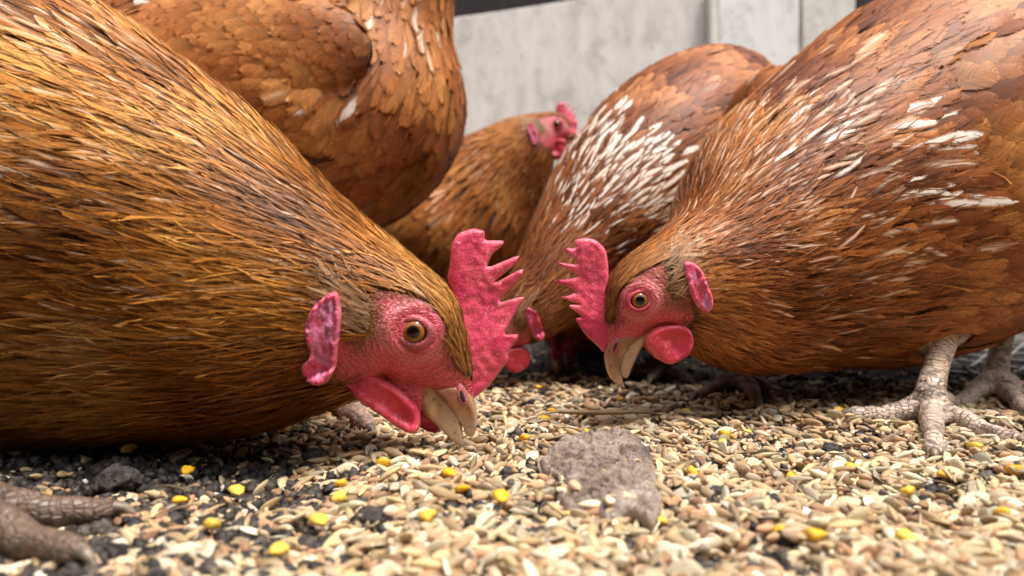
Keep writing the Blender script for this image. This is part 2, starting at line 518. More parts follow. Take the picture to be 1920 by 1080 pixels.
def build_ground():
    def grid(x0, x1, y0, y1, st):
        xs = np.arange(x0, x1 + st / 2, st); ys = np.arange(y0, y1 + st / 2, st)
        return xs, ys
    # one sheet: spacing grows away from the scene
    xs = np.concatenate([-np.geomspace(60, 1.0, 26), np.linspace(-0.95, 0.95, 380), np.geomspace(1.0, 60, 26)])
    ys = np.concatenate([-np.geomspace(60, 0.3, 26), np.linspace(-0.25, 1.2, 300), np.geomspace(1.3, 60, 26)])
    X, Y = np.meshgrid(xs, ys)
    fall = np.exp(-np.maximum(np.hypot(X, Y - .3) - 1.2, 0))
    Z = gh(X, Y) * fall
    fl = np.array([noise.noise(Vector((a * 40, b * 40, 0))) + .6 * noise.noise(Vector((a * 110, b * 110, 3))) if abs(a) < 1 and -.25 < b < 1.2 else 0 for a, b in zip(X.ravel(), Y.ravel())]).reshape(X.shape)
    Z = Z + fl * 0.0022 * fall
    V = np.stack([X.ravel(), Y.ravel(), Z.ravel()], 1)
    nx, ny = len(xs), len(ys)
    i = np.arange(ny - 1)[:, None] * nx + np.arange(nx - 1)[None]
    Fc = np.stack([i, i + 1, i + 1 + nx, i + nx], -1).reshape(-1, 4)
    fd = feedf(X.ravel(), np.maximum(Y.ravel(), .05)) * (Y.ravel() > 0)
    mesh_obj('ground', V, Fc, M_SOIL, attrs={'feed': fd}, kind='structure')
build_ground()

# ---- grain templates (unit length along x)
def tmpl(kind):
    n, m = 7, 7
    V = []; uv = []
    for i in range(n + 1):
        t = i / n; x = t - .5
        if kind == 'husk': r = 0.27 * math.sin(math.pi * min(1, t * .95 + .02)) ** 0.8
        elif kind == 'barley': r = 0.17 * math.sin(math.pi * min(1, t * .97 + .015)) ** 0.75 * (1 - .22 * t)
        elif kind == 'wheat': r = 0.25 * math.sin(math.pi * min(1, t * .94 + .03)) ** 0.5
        elif kind == 'maize': r = (0.2 + .28 * min(1, t * 1.7)); x = min(x, .36)
        else: r = 0.4 * math.sin(math.pi * (t * .9 + .05)) ** .6
        if i in (0, n): r *= .04; x = x if i == 0 or kind != 'maize' else .38
        for j in range(m):
            a = 2 * math.pi * j / m
            y = r * math.cos(a); z = r * math.sin(a) * (0.55 if kind == 'maize' else .8)
            if kind == 'husk': z = z * .2 + .1 * y * y / .27
            if kind in ('wheat', 'barley') and abs(a - math.pi / 2) < .5: z *= .72
            V.append((x, y, z)); uv.append((t, math.cos(a)))
    Fc = []
    for i in range(n):
        for j in range(m):
            j2 = (j + 1) % m
            Fc.append((i * m + j, i * m + j2, (i + 1) * m + j2, (i + 1) * m + j))
    V = np.array(V)
    return V, np.array(Fc), np.array(uv)

def rotm(yaw, pitch, roll):
    cy, sy, cp, sp, cr, sr = np.cos(yaw), np.sin(yaw), np.cos(pitch), np.sin(pitch), np.cos(roll), np.sin(roll)
    Rm = np.empty((len(yaw), 3, 3))
    Rm[:, 0, 0] = cy * cp; Rm[:, 0, 1] = cy * sp * sr - sy * cr; Rm[:, 0, 2] = cy * sp * cr + sy * sr
    Rm[:, 1, 0] = sy * cp; Rm[:, 1, 1] = sy * sp * sr + cy * cr; Rm[:, 1, 2] = sy * sp * cr - cy * sr
    Rm[:, 2, 0] = -sp; Rm[:, 2, 1] = cp * sr; Rm[:, 2, 2] = cp * cr
    return Rm

GCOL = {'barley': [(0.66, 0.47, 0.24), (0.74, 0.58, 0.34), (0.55, 0.37, 0.19), (0.80, 0.68, 0.47)],
        'wheat': [(0.55, 0.33, 0.17), (0.62, 0.42, 0.25), (0.48, 0.27, 0.14), (0.70, 0.52, 0.33)],
        'maize': [(0.80, 0.42, 0.02), (0.85, 0.55, 0.08), (0.78, 0.62, 0.25)],
        'soil': [(.03, .025, .022), (.055, .045, .038), (.09, .075, .06)],
        'husk': [(.80, .68, .44), (.86, .78, .58), (.66, .52, .30)],
        'crumb': [(.035, .03, .03), (.05, .045, .05), (.85, .8, .7), (0.45, 0.31, 0.17), (0.65, 0.52, 0.35), (0.30, 0.2, 0.12), (0.8, 0.72, 0.58), (0.06, 0.05, 0.045)]}

def scatter(kinds, n, smin, smax, stack, tilt, rng, dens=None):
    """many grains -> arrays"""
    out = []
    for kind, share in kinds.items():
        k = int(n * share)
        T, Fc, uv = tmpl(kind)
        # spread evenly over what the lens sees: more per area close by
        y = 0.125 / (1 - rng.random(k * 4) * (1 - 0.125 / 0.95))
        x = (rng.random(k * 4) * 2 - 1) * (0.82 * y + 0.03)
        # density per square metre falls as 1/y**3 -> thin far out only
        keep = rng.random(k * 4) < (feedf(x, y) if dens is None else dens(x, y)) * np.clip((y / 0.34) ** 1.3, 0, 1)
        x, y = x[keep][:k], y[keep][:k]; k = len(x)
        L = rng.uniform(smin[kind], smax[kind], k)
        Rm = rotm(rng.uniform(0, 2 * math.pi, k), rng.normal(0, tilt, k), rng.uniform(0, 2 * math.pi, k) if kind != 'maize' else rng.normal(0, .3, k))
        jit = 1 + rng.normal(0, .12, (k, len(T), 1)) if kind in ('maize', 'crumb', 'soil') else 1 + rng.normal(0, .03, (k, len(T), 1))
        sc = np.stack([L, L * rng.uniform(.8, 1.25, k), L * rng.uniform(.8, 1.15, k)], 1)
        P = np.einsum('nij,nvj->nvi', Rm, T[None] * sc[:, None] * jit)
        z = gh(x, y) + L * .16 + rng.random(k) ** 1.5 * stack * feedf(x, y)
        P += np.stack([x, y, z], 1)[:, None]
        cols = np.array(GCOL[kind])[rng.integers(0, len(GCOL[kind]), k)] * rng.uniform(.42, 1.1, (k, 1))
        g = np.concatenate([np.broadcast_to(uv[None], (k,) + uv.shape), np.broadcast_to(rng.random(k)[:, None, None], (k, len(T), 1))], 2)
        F_ = Fc[None] + (np.arange(k) * len(T))[:, None, None]
        out.append((P.reshape(-1, 3), F_.reshape(-1, 4), np.repeat(cols, len(T), 0), g.reshape(-1, 3)))
    V = []; Fa = []; cc = []; gg = []; o = 0
    for v, f, c, g in out:
        V.append(v); Fa.append(f + o); cc.append(c); gg.append(g); o += len(v)
    return np.vstack(V), np.vstack(Fa), np.vstack(cc), np.vstack(gg)

rg = np.random.default_rng(3)
smin = dict(barley=.0054, wheat=.0039, maize=.004, crumb=.0012, husk=.005, soil=.0012); smax = dict(barley=.0098, wheat=.0064, maize=.0062, crumb=.0034, husk=.0095, soil=.0055)
v, f, c, g = scatter(dict(barley=.36, wheat=.54, husk=.10), 20000, smin, smax, .0042, .28, rg)
mesh_obj('grain_feed', v, f, M_GRAIN, attrs={'gcol': c, 'guv': g}, kind='stuff', label='pale barley and wheat grains strewn thickly over dark soil', cat='grain')
v, f, c, g = scatter(dict(crumb=1.0), 18000, smin, smax, .003, .8, rg)
mesh_obj('feed_crumbs', v, f, M_GRAIN, attrs={'gcol': c, 'guv': g}, kind='stuff', label='fine tan and dark crumbs of meal between the grains', cat='crumbs')

v, f, c, g = scatter(dict(soil=1.0), 16000, smin, smax, .003, .9, rg, dens=lambda x, y: np.clip(1.2 - feedf(x, y), .3, 1))  # dark soil-coloured crumbs, denser where feed is thin
mesh_obj('soil_crumbs', v, f, M_GRAIN, attrs={'gcol': c, 'guv': g}, kind='stuff', label='dark loose crumbs of soil where the feed thins out', cat='soil')

# ---------------------------------------------------------------- plumage
class Surf:
    def __init__(s, V, Fq, N):
        s.V, s.F, s.N = V, Fq, N
        s.bvh = BVHTree.FromPolygons([tuple(p) for p in V], [tuple(int(i) for i in q) for q in Fq])

def sample(surf, spacing, mask, rng, dens=0.62):
    """random points, no closer than the local spacing"""
    q = surf.F
    T = np.vstack([q[:, [0, 1, 2]], q[:, [0, 2, 3]]])
    A, B, Cc = surf.V[T[:, 0]], surf.V[T[:, 1]], surf.V[T[:, 2]]
    ar = 0.5 * np.linalg.norm(np.cross(B - A, Cc - A), axis=1)
    sp = spacing[T].mean(1)
    w = ar / sp ** 2 * (mask[T].min(1) > 0.5)
    N = int(w.sum() * 3.0)
    cum = np.cumsum(w); cum /= cum[-1]
    ti = np.searchsorted(cum, rng.random(N))
    a, b = rng.random(N), rng.random(N); fl = a + b > 1; a[fl], b[fl] = 1 - a[fl], 1 - b[fl]
    P = A[ti] * (1 - a - b)[:, None] + B[ti] * a[:, None] + Cc[ti] * b[:, None]
    n_ = surf.N[T[ti, 0]]
    spc = sp[ti]
    lev = np.round(np.log(spc) / math.log(1.35)).astype(int)
    keep = []
    grids = {}
    for i in range(N):
        r = 1.35 ** lev[i] * 0.92; gk = (lev[i], int(P[i, 0] // r), int(P[i, 1] // r), int(P[i, 2] // r))
        ok = True
        for dx in (-1, 0, 1):
            for dy in (-1, 0, 1):
                for dz in (-1, 0, 1):
                    for j in grids.get((gk[0], gk[1] + dx, gk[2] + dy, gk[3] + dz), ()):
                        e = P[j] - P[i]
                        if e[0] * e[0] + e[1] * e[1] + e[2] * e[2] < r * r * dens: ok = False; break
                    if not ok: break
                if not ok: break
            if not ok: break
        if ok:
            grids.setdefault(gk, []).append(i); keep.append(i)
    keep = np.array(keep)
    return P[keep], nrm(n_[keep]), T[ti[keep], 0]

def feathers(name, surf, P, N, D, L, Wd, col, cream, rng, parent, lift=0.10, rough=0.10, big=False, label=None, tipcol=None, h0=None, bt=.62):
    """lay a curved, frayed feather at every point, combed along D and following the surface"""
    k = len(P)
    D = D + rng.normal(0, rough, (k, 3))
    D = nrm(D - (D * N).sum(1, keepdims=True) * N)
    vr = np.array([0, .25, .5, .72, .88, .97, 1.0]) if big else np.array([0, .35, .7, 1.0])
    wr = np.array([.6, .95, 1, .94, .74, .44, .14]) if big else np.array([.55, 1, .8, .1])
    ur = np.array([-1, -.5, 0, .5, 1]) if big else np.array([-1, 0, 1])
    nr, nc = len(vr), len(ur)
    mid = np.empty((k, nr, 3)); nn = np.empty((k, nr, 3)); tt = np.empty((k, nr, 3))
    fn = surf.bvh.find_nearest
    for i in range(k):
        p = Vector(P[i]); t = Vector(D[i]); n = Vector(N[i])
        mid[i, 0] = p; nn[i, 0] = n; tt[i, 0] = t
        for r_ in range(1, nr):
            q = p + t * (L[i] * (vr[r_] - vr[r_ - 1]))
            h = fn(q)
            if h[0] is None: h = (q, n)
            n2 = h[1] * .6 + n * .4
            n2.normalize()
            t = (h[0] - p); t = t - n2 * t.dot(n2)
            if t.length < 1e-9: t = Vector(D[i])
            t.normalize(); p = h[0]; n = n2
            mid[i, r_] = p; nn[i, r_] = n; tt[i, r_] = t
    side = nrm(np.cross(nn, tt))
    lf = lift * (0.6 + .8 * rng.random(k))
    h = (0.0003 if h0 is None else h0[:, None]) + (vr[None] ** 0.8) * (L * lf)[:, None] + rng.random((k, 1)) * 0.0006
    curl = rng.normal(0, .10, k)
    V = np.empty((k, nr, nc, 3))
    for c_ in range(nc):
        w_ = ur[c_] * wr[None] * (Wd / 2)[:, None]
        cam_ = -(abs(ur[c_]) ** 2) * 0.10 * Wd[:, None] * wr[None] * np.ones((k, nr)) * np.minimum(1, vr + .2)[None]
        jl = rng.normal(0, .04, (k, nr)) * L[:, None]
        V[:, :, c_] = mid + side * (w_ + curl[:, None] * L[:, None] * vr[None] ** 2)[..., None] + nn * (h + cam_)[..., None] + tt * (jl * (vr[None] > .6))[..., None]
        if abs(ur[c_]) > .9: V[:, -1, c_] -= tt[:, -1] * (L * .06)[:, None]
    fnm = np.empty((k, nr, nc, 3)); fsz = np.empty((k, nr, nc, 3))
    fnm[..., 0] = ur[None, None]; fnm[..., 1] = vr[None, :, None]; fnm[..., 2] = cream[:, None, None]
    fsz[..., 0] = ur[None, None] * wr[None, :, None] * (Wd / 2)[:, None, None]; fsz[..., 1] = vr[None, :, None] * L[:, None, None]; fsz[..., 2] = rng.random(k)[:, None, None]
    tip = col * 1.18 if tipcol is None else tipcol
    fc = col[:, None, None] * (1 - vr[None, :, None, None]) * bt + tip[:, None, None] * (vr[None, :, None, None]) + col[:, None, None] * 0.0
    fc = np.broadcast_to(fc, (k, nr, nc, 3))
    idx = np.arange(k * nr * nc).reshape(k, nr, nc)
    Fq = np.stack([idx[:, :-1, :-1], idx[:, :-1, 1:], idx[:, 1:, 1:], idx[:, 1:, :-1]], -1).reshape(-1, 4)
    return mesh_obj(name, V.reshape(-1, 3), Fq, M_F, parent, attrs={'fnorm': fnm.reshape(-1, 3), 'fsize': fsz.reshape(-1, 3), 'fcol': np.ascontiguousarray(fc).reshape(-1, 3), 'bn': np.repeat(nn.reshape(-1, 3), nc, 0)}, label=label)

# ---------------------------------------------------------------- head outlines, in millimetres round the eye (x, z)
def tr(pts, cx, cy, s):
    return [((p[0] - cx) * s, (cy - p[1]) * s) for p in pts]

SA = 0.2227
A = dict(
    eye_r=3.5, lid_r=5.4,
    comb=tr([(1132, 662), (1122, 650), (1097, 628), (1077, 597), (1092, 594), (1062, 572), (1090, 571), (1072, 566), (1050, 556), (1066, 555), (1083, 547), (1036, 525), (1060, 524), (1082, 520), (1084, 514), (1036, 491), (1060, 494), (1083, 496), (1083, 490), (1053, 466), (1080, 466), (1077, 450), (1097, 446), (1117, 450), (1135, 467), (1140, 490), (1142, 533), (1144, 557), (1150, 587), (1160, 615), (1152, 640)], 1189, 561, SA),
    upper=tr([(1132, 662), (1134, 683), (1142, 707), (1156, 721), (1172, 728), (1168, 714), (1163, 695), (1170, 667), (1187, 641), (1223, 611), (1196, 618), (1168, 622), (1142, 635)], 1189, 561, SA),
    lower=tr([(1222, 611), (1178, 634), (1162, 664), (1159, 690), (1166, 708), (1177, 710), (1188, 683), (1204, 650), (1222, 628)], 1189, 561, SA),
    nostril=(tr([(1150, 648)], 1189, 561, SA)[0], 1.3, 3.0, -20),
    wattle=tr([(1200, 633), (1218, 612), (1253, 606), (1280, 608), (1293, 630), (1290, 653), (1277, 670), (1250, 681), (1233, 675), (1217, 657), (1207, 648)], 1189, 561, SA),
    lobe=tr([(1266, 490), (1287, 493), (1303, 510), (1310, 533), (1322, 557), (1322, 580), (1310, 587), (1290, 573), (1277, 547), (1268, 517)], 1189, 561, SA),
    face=tr([(1234, 492), (1200, 508), (1173, 527), (1154, 553), (1149, 587), (1152, 604), (1130, 610), (1118, 650), (1130, 690), (1230, 690), (1262, 640), (1290, 596), (1283, 560), (1266, 530), (1262, 560), (1240, 556), (1233, 520)], 1189, 561, SA),
    tuft=tr([(1228, 470), (1262, 476), (1270, 505), (1266, 535), (1258, 562), (1249, 560), (1240, 535), (1232, 505)], 1189, 561, SA),
    nodes=[(p[0], p[1], r * SA, k) for p, r, k in zip(tr([(1150, 655), (1164, 625), (1187, 582), (1213, 552)], 1189, 561, SA), (17, 34, 58, 76), (.62, .7, .8, .84))])
SB = 0.1875
B = dict(
    eye_r=4.1, lid_r=7.0,
    comb=tr([(843, 498), (846, 460), (858, 438), (886, 428), (909, 432), (909, 451), (945, 451), (943, 460), (922, 477), (911, 504), (975, 477), (969, 494), (920, 534), (982, 502), (979, 517), (930, 569), (984, 555), (979, 568), (960, 596), (943, 628), (973, 626), (969, 638), (952, 660), (954, 673), (930, 707), (918, 724), (892, 745), (876, 742), (858, 720), (848, 681), (852, 638), (852, 596), (845, 549), (838, 520)], 788, 615, SB),
    upper=tr([(750, 697), (790, 708), (815, 722), (840, 715), (864, 716), (886, 735), (896, 775), (894, 800), (887, 820), (874, 818), (868, 800), (854, 779), (832, 750), (798, 718)], 788, 615, SB),
    lower=tr([(790, 712), (816, 713), (842, 738), (862, 774), (868, 806), (868, 840), (850, 829), (820, 799), (794, 775), (782, 745)], 788, 615, SB),
    nostril=(tr([(869, 738)], 788, 615, SB)[0], 1.5, 3.2, 15),
    wattle=tr([(652, 698), (671, 688), (700, 690), (739, 712), (773, 735), (793, 760), (794, 796), (779, 806), (747, 789), (713, 765), (675, 740), (656, 717)], 788, 615, SB),
    lobe=tr([(664, 540), (640, 552), (620, 572), (608, 600), (610, 632), (618, 655), (598, 672), (600, 692), (624, 706), (645, 702), (657, 680), (664, 634), (671, 583)], 788, 615, SB),
    face=tr([(722, 547), (752, 545), (798, 560), (832, 585), (846, 621), (850, 664), (870, 700), (910, 740), (910, 800), (780, 800), (730, 750), (700, 720), (650, 700), (645, 660), (655, 600), (672, 610), (700, 632), (724, 615)], 788, 615, SB),
    tuft=tr([(662, 515), (706, 528), (720, 557), (722, 600), (706, 622), (690, 600), (672, 560)], 788, 615, SB),
    nodes=[(p[0], p[1], r * SB, k) for p, r, k in zip(tr([(866, 745), (842, 700), (800, 650), (757, 612)], 788, 615, SB), (26, 50, 86, 112), (.6, .7, .8, .84))])

def limb(pts, n=26, m=14):
    return loft([(p[0], p[1], p[2], p[3]) for p in pts], 1.0, n, m, side=(0.31, 0.9, 0.2))

def foot(ank, hip, toes, rs=.0056, toe_r=.0045, back=True):
    """shank and toes; ank = ankle world point, hip = where the leg leaves the belly"""
    ank = Vector(ank); hip = Vector(hip)
    segs = []
    a2 = ank + Vector((0, 0, .016))
    shank = [tuple(hip) + (rs * 1.25,), tuple(hip.lerp(a2, .5)) + (rs,), tuple(a2) + (rs * 1.12,), tuple(ank + Vector((0, 0, .006))) + (rs * 1.35,)]
    segs.append(limb(shank))
    claws = []
    for tp in toes:
        tp = Vector(tp); d = tp - ank; L = d.length; u = d / L
        q = []
        nk = 9
        for i in range(nk + 1):
            t = i / nk
            p = ank + d * t
            zz = 0.0075 * (1 - t) ** 1.5 + .0042 + 0.0016 * math.sin(t * math.pi * 3.2) ** 2
            p.z = float(gh(p.x, p.y)) + zz + tp.z * t
            q.append((p.x, p.y, p.z, toe_r * (1.22 - .48 * t) * (1 + .10 * math.cos(t * math.pi * 6.4))))
        segs.append(limb(q, 40))
        e = Vector(q[-1][:3])
        uc = Vector((u.x, u.y, 0)).normalized()
        claws.append([tuple(e - uc * .001) + (toe_r * .5,), tuple(e + uc * .004 - Vector((0, 0, .0002))) + (toe_r * .32,), tuple(e + uc * .008 - Vector((0, 0, .0035))) + (toe_r * .06,)])
    return segs, claws

def hen(name, label, body, head, M, T, legs=(), blobs=(), wings=(), voxel=.0014, palette=None, creamf=None, detail=1.0, seed=1, base=None, ratio=.85, sp=1.0, spl=1.0, white=(), fil=None, stretch=1.0, spw=1.0, rgh=1.0, under=(.13, .045, .012), base_tone=.62, claw_parts=True, lpar=None, far_side=True, sharp=True, lab_parts=None, voxL=None):
    """body: list of (px,py,depth,radius m[,ratio]); M: head frame (mm) -> world; T: head outline set"""
    rng = np.random.default_rng(seed)
    Ma = np.array(M)
    def toW(x, y, z):
        return (Ma @ np.array([x, y, z, 1.0]))[:3]
    sc = Vector(M.col[0][:3]).length
    hn = [tuple(toW(x, 0, z)) + (r * sc, k) for x, z, r, k in T['nodes']]
    bn = [tuple(W(q[0], q[1], q[2])) + (q[3], q[4] if len(q) > 4 else ratio) for q in body]
    nodes = hn + bn
    parts = [loft(nodes, n=110, m=40)]
    for b_ in blobs: parts.append(ellipsoid(*b_))
    leg_claws = []; legpts = []
    for lg in legs:
        s_, c_ = foot(*lg[:3], **(lg[3] if len(lg) > 3 else {}))
        parts += s_; leg_claws += c_
        legpts.append((np.array(lg[0]), np.array(lg[1]), [np.array(t_) for t_ in lg[2]]))
    V, Fc = join(parts)
    V, Fq, N = remesh(V, Fc, voxel)
    surf = Surf(V, Fq, N)
    # position along the spine
    SP = catmull(np.array(nodes), 160)
    tang = nrm(np.gradient(SP[:, :3], axis=0))
    arc = np.concatenate([[0], np.cumsum(np.linalg.norm(np.diff(SP[:, :3], axis=0), axis=1))])
    best = np.full(len(V), 1e9); bi = np.zeros(len(V), int)
    for i in range(160):
        d2 = ((V - SP[i, :3]) ** 2).sum(1) / max(SP[i, 3], .01) ** 1.0
        mk = d2 < best; best[mk] = d2[mk]; bi[mk] = i
    s_arc = arc[bi]
    # legs zone
    leg = np.zeros(len(V), bool); along = np.zeros(len(V)); bd = np.full(len(V), 1e9)
    for ank, hip, toes in legpts:
        for a_, b_, rad in [(hip, ank + np.array([0, 0, .016]), .0115), (ank + np.array([0, 0, .016]), ank, .019)] + [(ank, t_ * np.array([1, 1, 0]) + np.array([0, 0, .004]), .012) for t_ in toes]:
            e = b_ - a_; t = np.clip(((V - a_) @ e) / (e @ e), -.05, 1.1)
            dd = np.linalg.norm(V - (a_ + t[:, None] * e), axis=1)
            leg |= dd < rad
            cl = dd < bd; along[cl] = (t * math.sqrt(e @ e))[cl]; bd[cl] = dd[cl]
    leg &= V[:, 2] < max([l[1][2] for l in legpts] + [0]) + .002
    inv = np.linalg.inv(Ma)
    Lc = np.c_[V, np.ones(len(V))] @ inv.T
    near = s_arc < 0.062 * sc * 1000 / 1.0
    face = in_poly(Lc[:, 0], Lc[:, 2], T['face']) & near & (np.abs(Lc[:, 1]) < 30)
    tuft = in_poly(Lc[:, 0], Lc[:, 2], T['tuft']) & near
    fd = poly_dist(Lc[:, 0], Lc[:, 2], T['face'])
    # sculpt: raised ring round the eye, small folds of the cheek
    if detail > .8:
        dis = np.zeros(len(V))
        mf = near
        rr = np.hypot(Lc[mf, 0], Lc[mf, 2])
        dis[mf] += 0.0011 * np.exp(-((rr - T['lid_r'] * 1.15) / 1.6) ** 2)
        ii = np.where(face)[0]
        wn_ = snoise(V[ii] * np.array([1, 1, 1.6]), 420, 3.0)
        dis[ii] += wn_ * 0.0003
        V = V + N * dis[:, None]
    zone = np.where(leg, 2.0, np.where(face, 1.0, 0.0))
    bcol = np.tile(np.array([under]), (len(V), 1))
    bcol[face] = (.66, .085, .115)
    if face.any():
        bcol[face] *= (1 + .25 * snoise(V[face], 90, 9.0))[:, None]
    if face.any():
        td = poly_dist(Lc[face][:, 0], Lc[face][:, 2], T['tuft'])
        fn_ = snoise(V[face] * np.array([1, 1, .5]), 260, 5.0)
        w_ = np.clip(1.15 - td / 8 + fn_ * .6, 0, 1)[:, None] * .7
        bcol[face] = bcol[face] * (1 - w_) + np.array([.30, .085, .05]) * w_
        er = np.hypot(Lc[face][:, 0], Lc[face][:, 2])
        w_ = np.exp(-((er - T['lid_r'] * 1.35) / 2.2) ** 2)[:, None] * .45
        bcol[face] = bcol[face] * (1 - w_) + np.array([.80, .27, .30]) * w_
    lc = snoise(V[leg], 60, 2.0) if leg.any() else None
    if leg.any():
        t_ = np.clip(.5 + lc, 0, 1)[:, None]
        bcol[leg] = np.array([.62, .44, .22]) * (1 - t_) + np.array([.70, .56, .46]) * t_
        hi = np.clip((V[leg][:, 2] - .018) / .02, 0, 1)[:, None]
        bcol[leg] = bcol[leg] * hi + np.array([.60, .47, .38]) * (1 - hi)
        if lpar: bcol[leg] *= np.array(lpar)
    root = empty(name, base if base is not None else (float(nodes[6][0]), float(nodes[6][1]), 0), label, 'hen')
    mesh_obj('body', V, Fq, M_B, root, attrs={'bcol': bcol, 'zone': zone, 'along': along, 'er': np.hypot(Lc[:, 0], Lc[:, 2])})
    surf = Surf(V, Fq, N)
    coat = Surf(V, Fq[~leg[Fq].any(1)], N)
    # ---- plumage
    a1 = s_arc / (sc * 1000) / 1.0
    a1s = a1 / stretch
    Lf = np.interp(a1s, [0, .012, .03, .05, .09, .14, .19, .26], [.0030, .0042, .0085, .014, .021, .027, .028, .030])
    Wf = np.interp(a1s, [0, .012, .03, .05, .09, .14, .19, .26], [.0008, .0009, .0013, .0018, .0027, .0056, .0115, .014])
    Lf, Wf = Lf * sp * spl, Wf * sp * spw
    spc = np.sqrt(Lf * Wf) * np.interp(a1s, [0, .05, .14, .2], [.36, .37, .45, .43]) / math.sqrt(max(detail, .35))
    mask = np.ones(len(V)); mask[face & ~tuft] = 0; mask[leg] = 0
    mask[np.hypot(Lc[:, 0], Lc[:, 2]) < T['lid_r'] * 1.1] = np.where(near[np.hypot(Lc[:, 0], Lc[:, 2]) < T['lid_r'] * 1.1], 0, 1)
    P, Nn, vi = sample(surf, spc, mask, rng)
    D = tang[bi[vi]].copy()
    D[:, 2] -= np.interp(a1[vi], [0, .1, .2], [0, .12, .22])
    col, cream = palette(P, Nn, a1[vi], Lc[vi], rng)
    for (wx, wy, wrx, wry, pr, st_) in white:      # naturally white feathers in the coat
        qx, qy = 960 + F * P[:, 0] / P[:, 1], HOR - (P[:, 2] - CAMH) * F / P[:, 1]
        g_ = np.exp(-((qx - wx) / wrx) ** 2 - ((qy - wy) / wry) ** 2) * (Nn[:, 1] < .35)
        hit = rng.random(len(P)) < g_ * pr
        cream[hit] = 2.3 * st_ * rng.uniform(.8, 1.15, hit.sum())
    tf = tuft[vi]
    col[tf] = np.array([.34, .18, .085]) * rng.uniform(.8, 1.2, (tf.sum(), 1)); cream[tf] = 0
    L = Lf[vi] * rng.uniform(.8, 1.2, len(P)); Wd = Wf[vi] * rng.uniform(.85, 1.15, len(P))
    L[tf] *= 1.5; D[tf] += rng.normal(0, .25, (tf.sum(), 3)) + np.array([0, 0, .35])
    sm = a1s[vi] < .12
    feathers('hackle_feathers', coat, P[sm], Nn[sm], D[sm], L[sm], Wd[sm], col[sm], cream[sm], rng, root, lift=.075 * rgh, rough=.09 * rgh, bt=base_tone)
    lg_ = ~sm
    if lg_.sum():
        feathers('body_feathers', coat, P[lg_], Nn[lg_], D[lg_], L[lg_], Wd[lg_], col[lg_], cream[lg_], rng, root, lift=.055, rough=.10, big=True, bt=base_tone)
    # fine loose barbs and filoplumes over the coat
    if fil:
        mk2 = mask * (N[:, 1] < .45) * (a1 < .24)
        P, Nn, vi = sample(coat, np.interp(a1, [0, .03, .1, .15, .2], [.9, 1.3, 2.2, 3.5, 5]) * fil, mk2, rng)
        D = tang[bi[vi]].copy(); D[:, 2] -= np.interp(a1[vi], [0, .1, .2], [0, .12, .22])
        c2, _ = palette(P, Nn, a1[vi], Lc[vi], rng)
        t2 = tuft[vi]; c2[t2] = np.array([.34, .18, .085])
        k_ = rng.uniform(.5, 1.6, (len(P), 1)); c2 = np.minimum(c2 * k_, .8)
        D[t2] += rng.normal(0, .25, (t2.sum(), 3)) + np.array([0, 0, .35])
        cr2 = (rng.random(len(P)) < .05) * .7
        L = np.interp(a1[vi], [0, .03, .08, .2], [.003, .007, .012, .013]) * spl * rng.uniform(.6, 1.3, len(P))
        feathers('filoplumes', coat, P, Nn, D, L, np.full(len(P), .00048 * max(1, fil / .0011)), c2, cr2, rng, root, lift=.06, rough=.13 * rgh, h0=np.interp(a1[vi], [0, .03, .1, .2], [.0003, .0007, .0014, .0016]))
    if fil and detail > .8:
        wb = face & (np.hypot(Lc[:, 0], Lc[:, 2]) > T['lid_r'] * 1.15) & (fd < 5.5)
        P, Nn, vi = sample(surf, np.full(len(V), .0010), wb.astype(float), rng)
        kp = rng.random(len(P)) < np.clip(1.15 - fd[vi] / 4.0, 0, 1)
        P, Nn, vi = P[kp], Nn[kp], vi[kp]
        D = tang[bi[vi]].copy()
        c2 = np.array([.24, .09, .03]) * rng.uniform(.5, 1.5, (len(P), 1))
        feathers('face_bristles', surf, P, Nn, D, rng.uniform(.0016, .0036, len(P)), np.full(len(P), .00034), c2, np.zeros(len(P)), rng, root, lift=.12, rough=.22)
    # ---- wings
    for (c_, rad, axes, Lw, Ww, cf) in wings:
        wv, wf = ellipsoid(c_, rad, axes, 40, 48)
        wv, wq, wn2 = remesh(wv, wf, .003, 3)
        ws = Surf(wv, wq, wn2)
        w_o = mesh_obj('wing', wv, wq, M_B, root, attrs={'bcol': np.tile([[.13, .05, .014]], (len(wv), 1)), 'zone': np.zeros(len(wv))})
        ax = np.array(axes)
        u = ((wv - np.array(c_)) @ ax[0]) / rad[0]; w2 = ((wv - np.array(c_)) @ ax[2]) / rad[2]
        Lv = np.interp(u, [-1, -.3, .5, 1], [.6, .9, 1.5, 2.0]) * Lw; Wv = np.interp(u, [-1, -.3, .5, 1], [.8, 1, 1.1, 1.1]) * Ww
        P, Nn, vi = sample(ws, np.sqrt(Lv * Wv) * .44, np.ones(len(wv)), rng)
        D = np.tile(ax[0], (len(P), 1)); D[:, 2] -= .10
        col, cream = palette(P, Nn, np.full(len(P), .22), np.full((len(P), 4), 999.), rng)
        col = col * cf; cream = cream * (rng.random(len(P)) < .03)
        L = Lv[vi] * rng.uniform(.85, 1.15, len(P)); Wd = Wv[vi] * rng.uniform(.9, 1.1, len(P))
        feathers('covert_feathers', ws, P, Nn, D, L, Wd, col, cream, rng, w_o, lift=.06, rough=.06, big=True)
    # ---- head parts (mirrored sides)
    st = max(.55, 1.1 / max(detail, .5)) if detail > .8 else 1.2
    def to_world(Vl):
        return (np.c_[Vl, np.ones(len(Vl))] @ Ma.T)[:, :3]
    def surf_y(x, z, sgn):
        o = Vector(toW(x, 60 * sgn, z)); d = (Vector(toW(x, 0, z)) - o).normalized()
        h = surf.bvh.ray_cast(o, d)
        if h[0] is None: return 6.0 * sgn
        l = inv @ np.array([h[0][0], h[0][1], h[0][2], 1.0]); return l[1]
    cx0 = np.mean([p[0] for p in T['comb']])
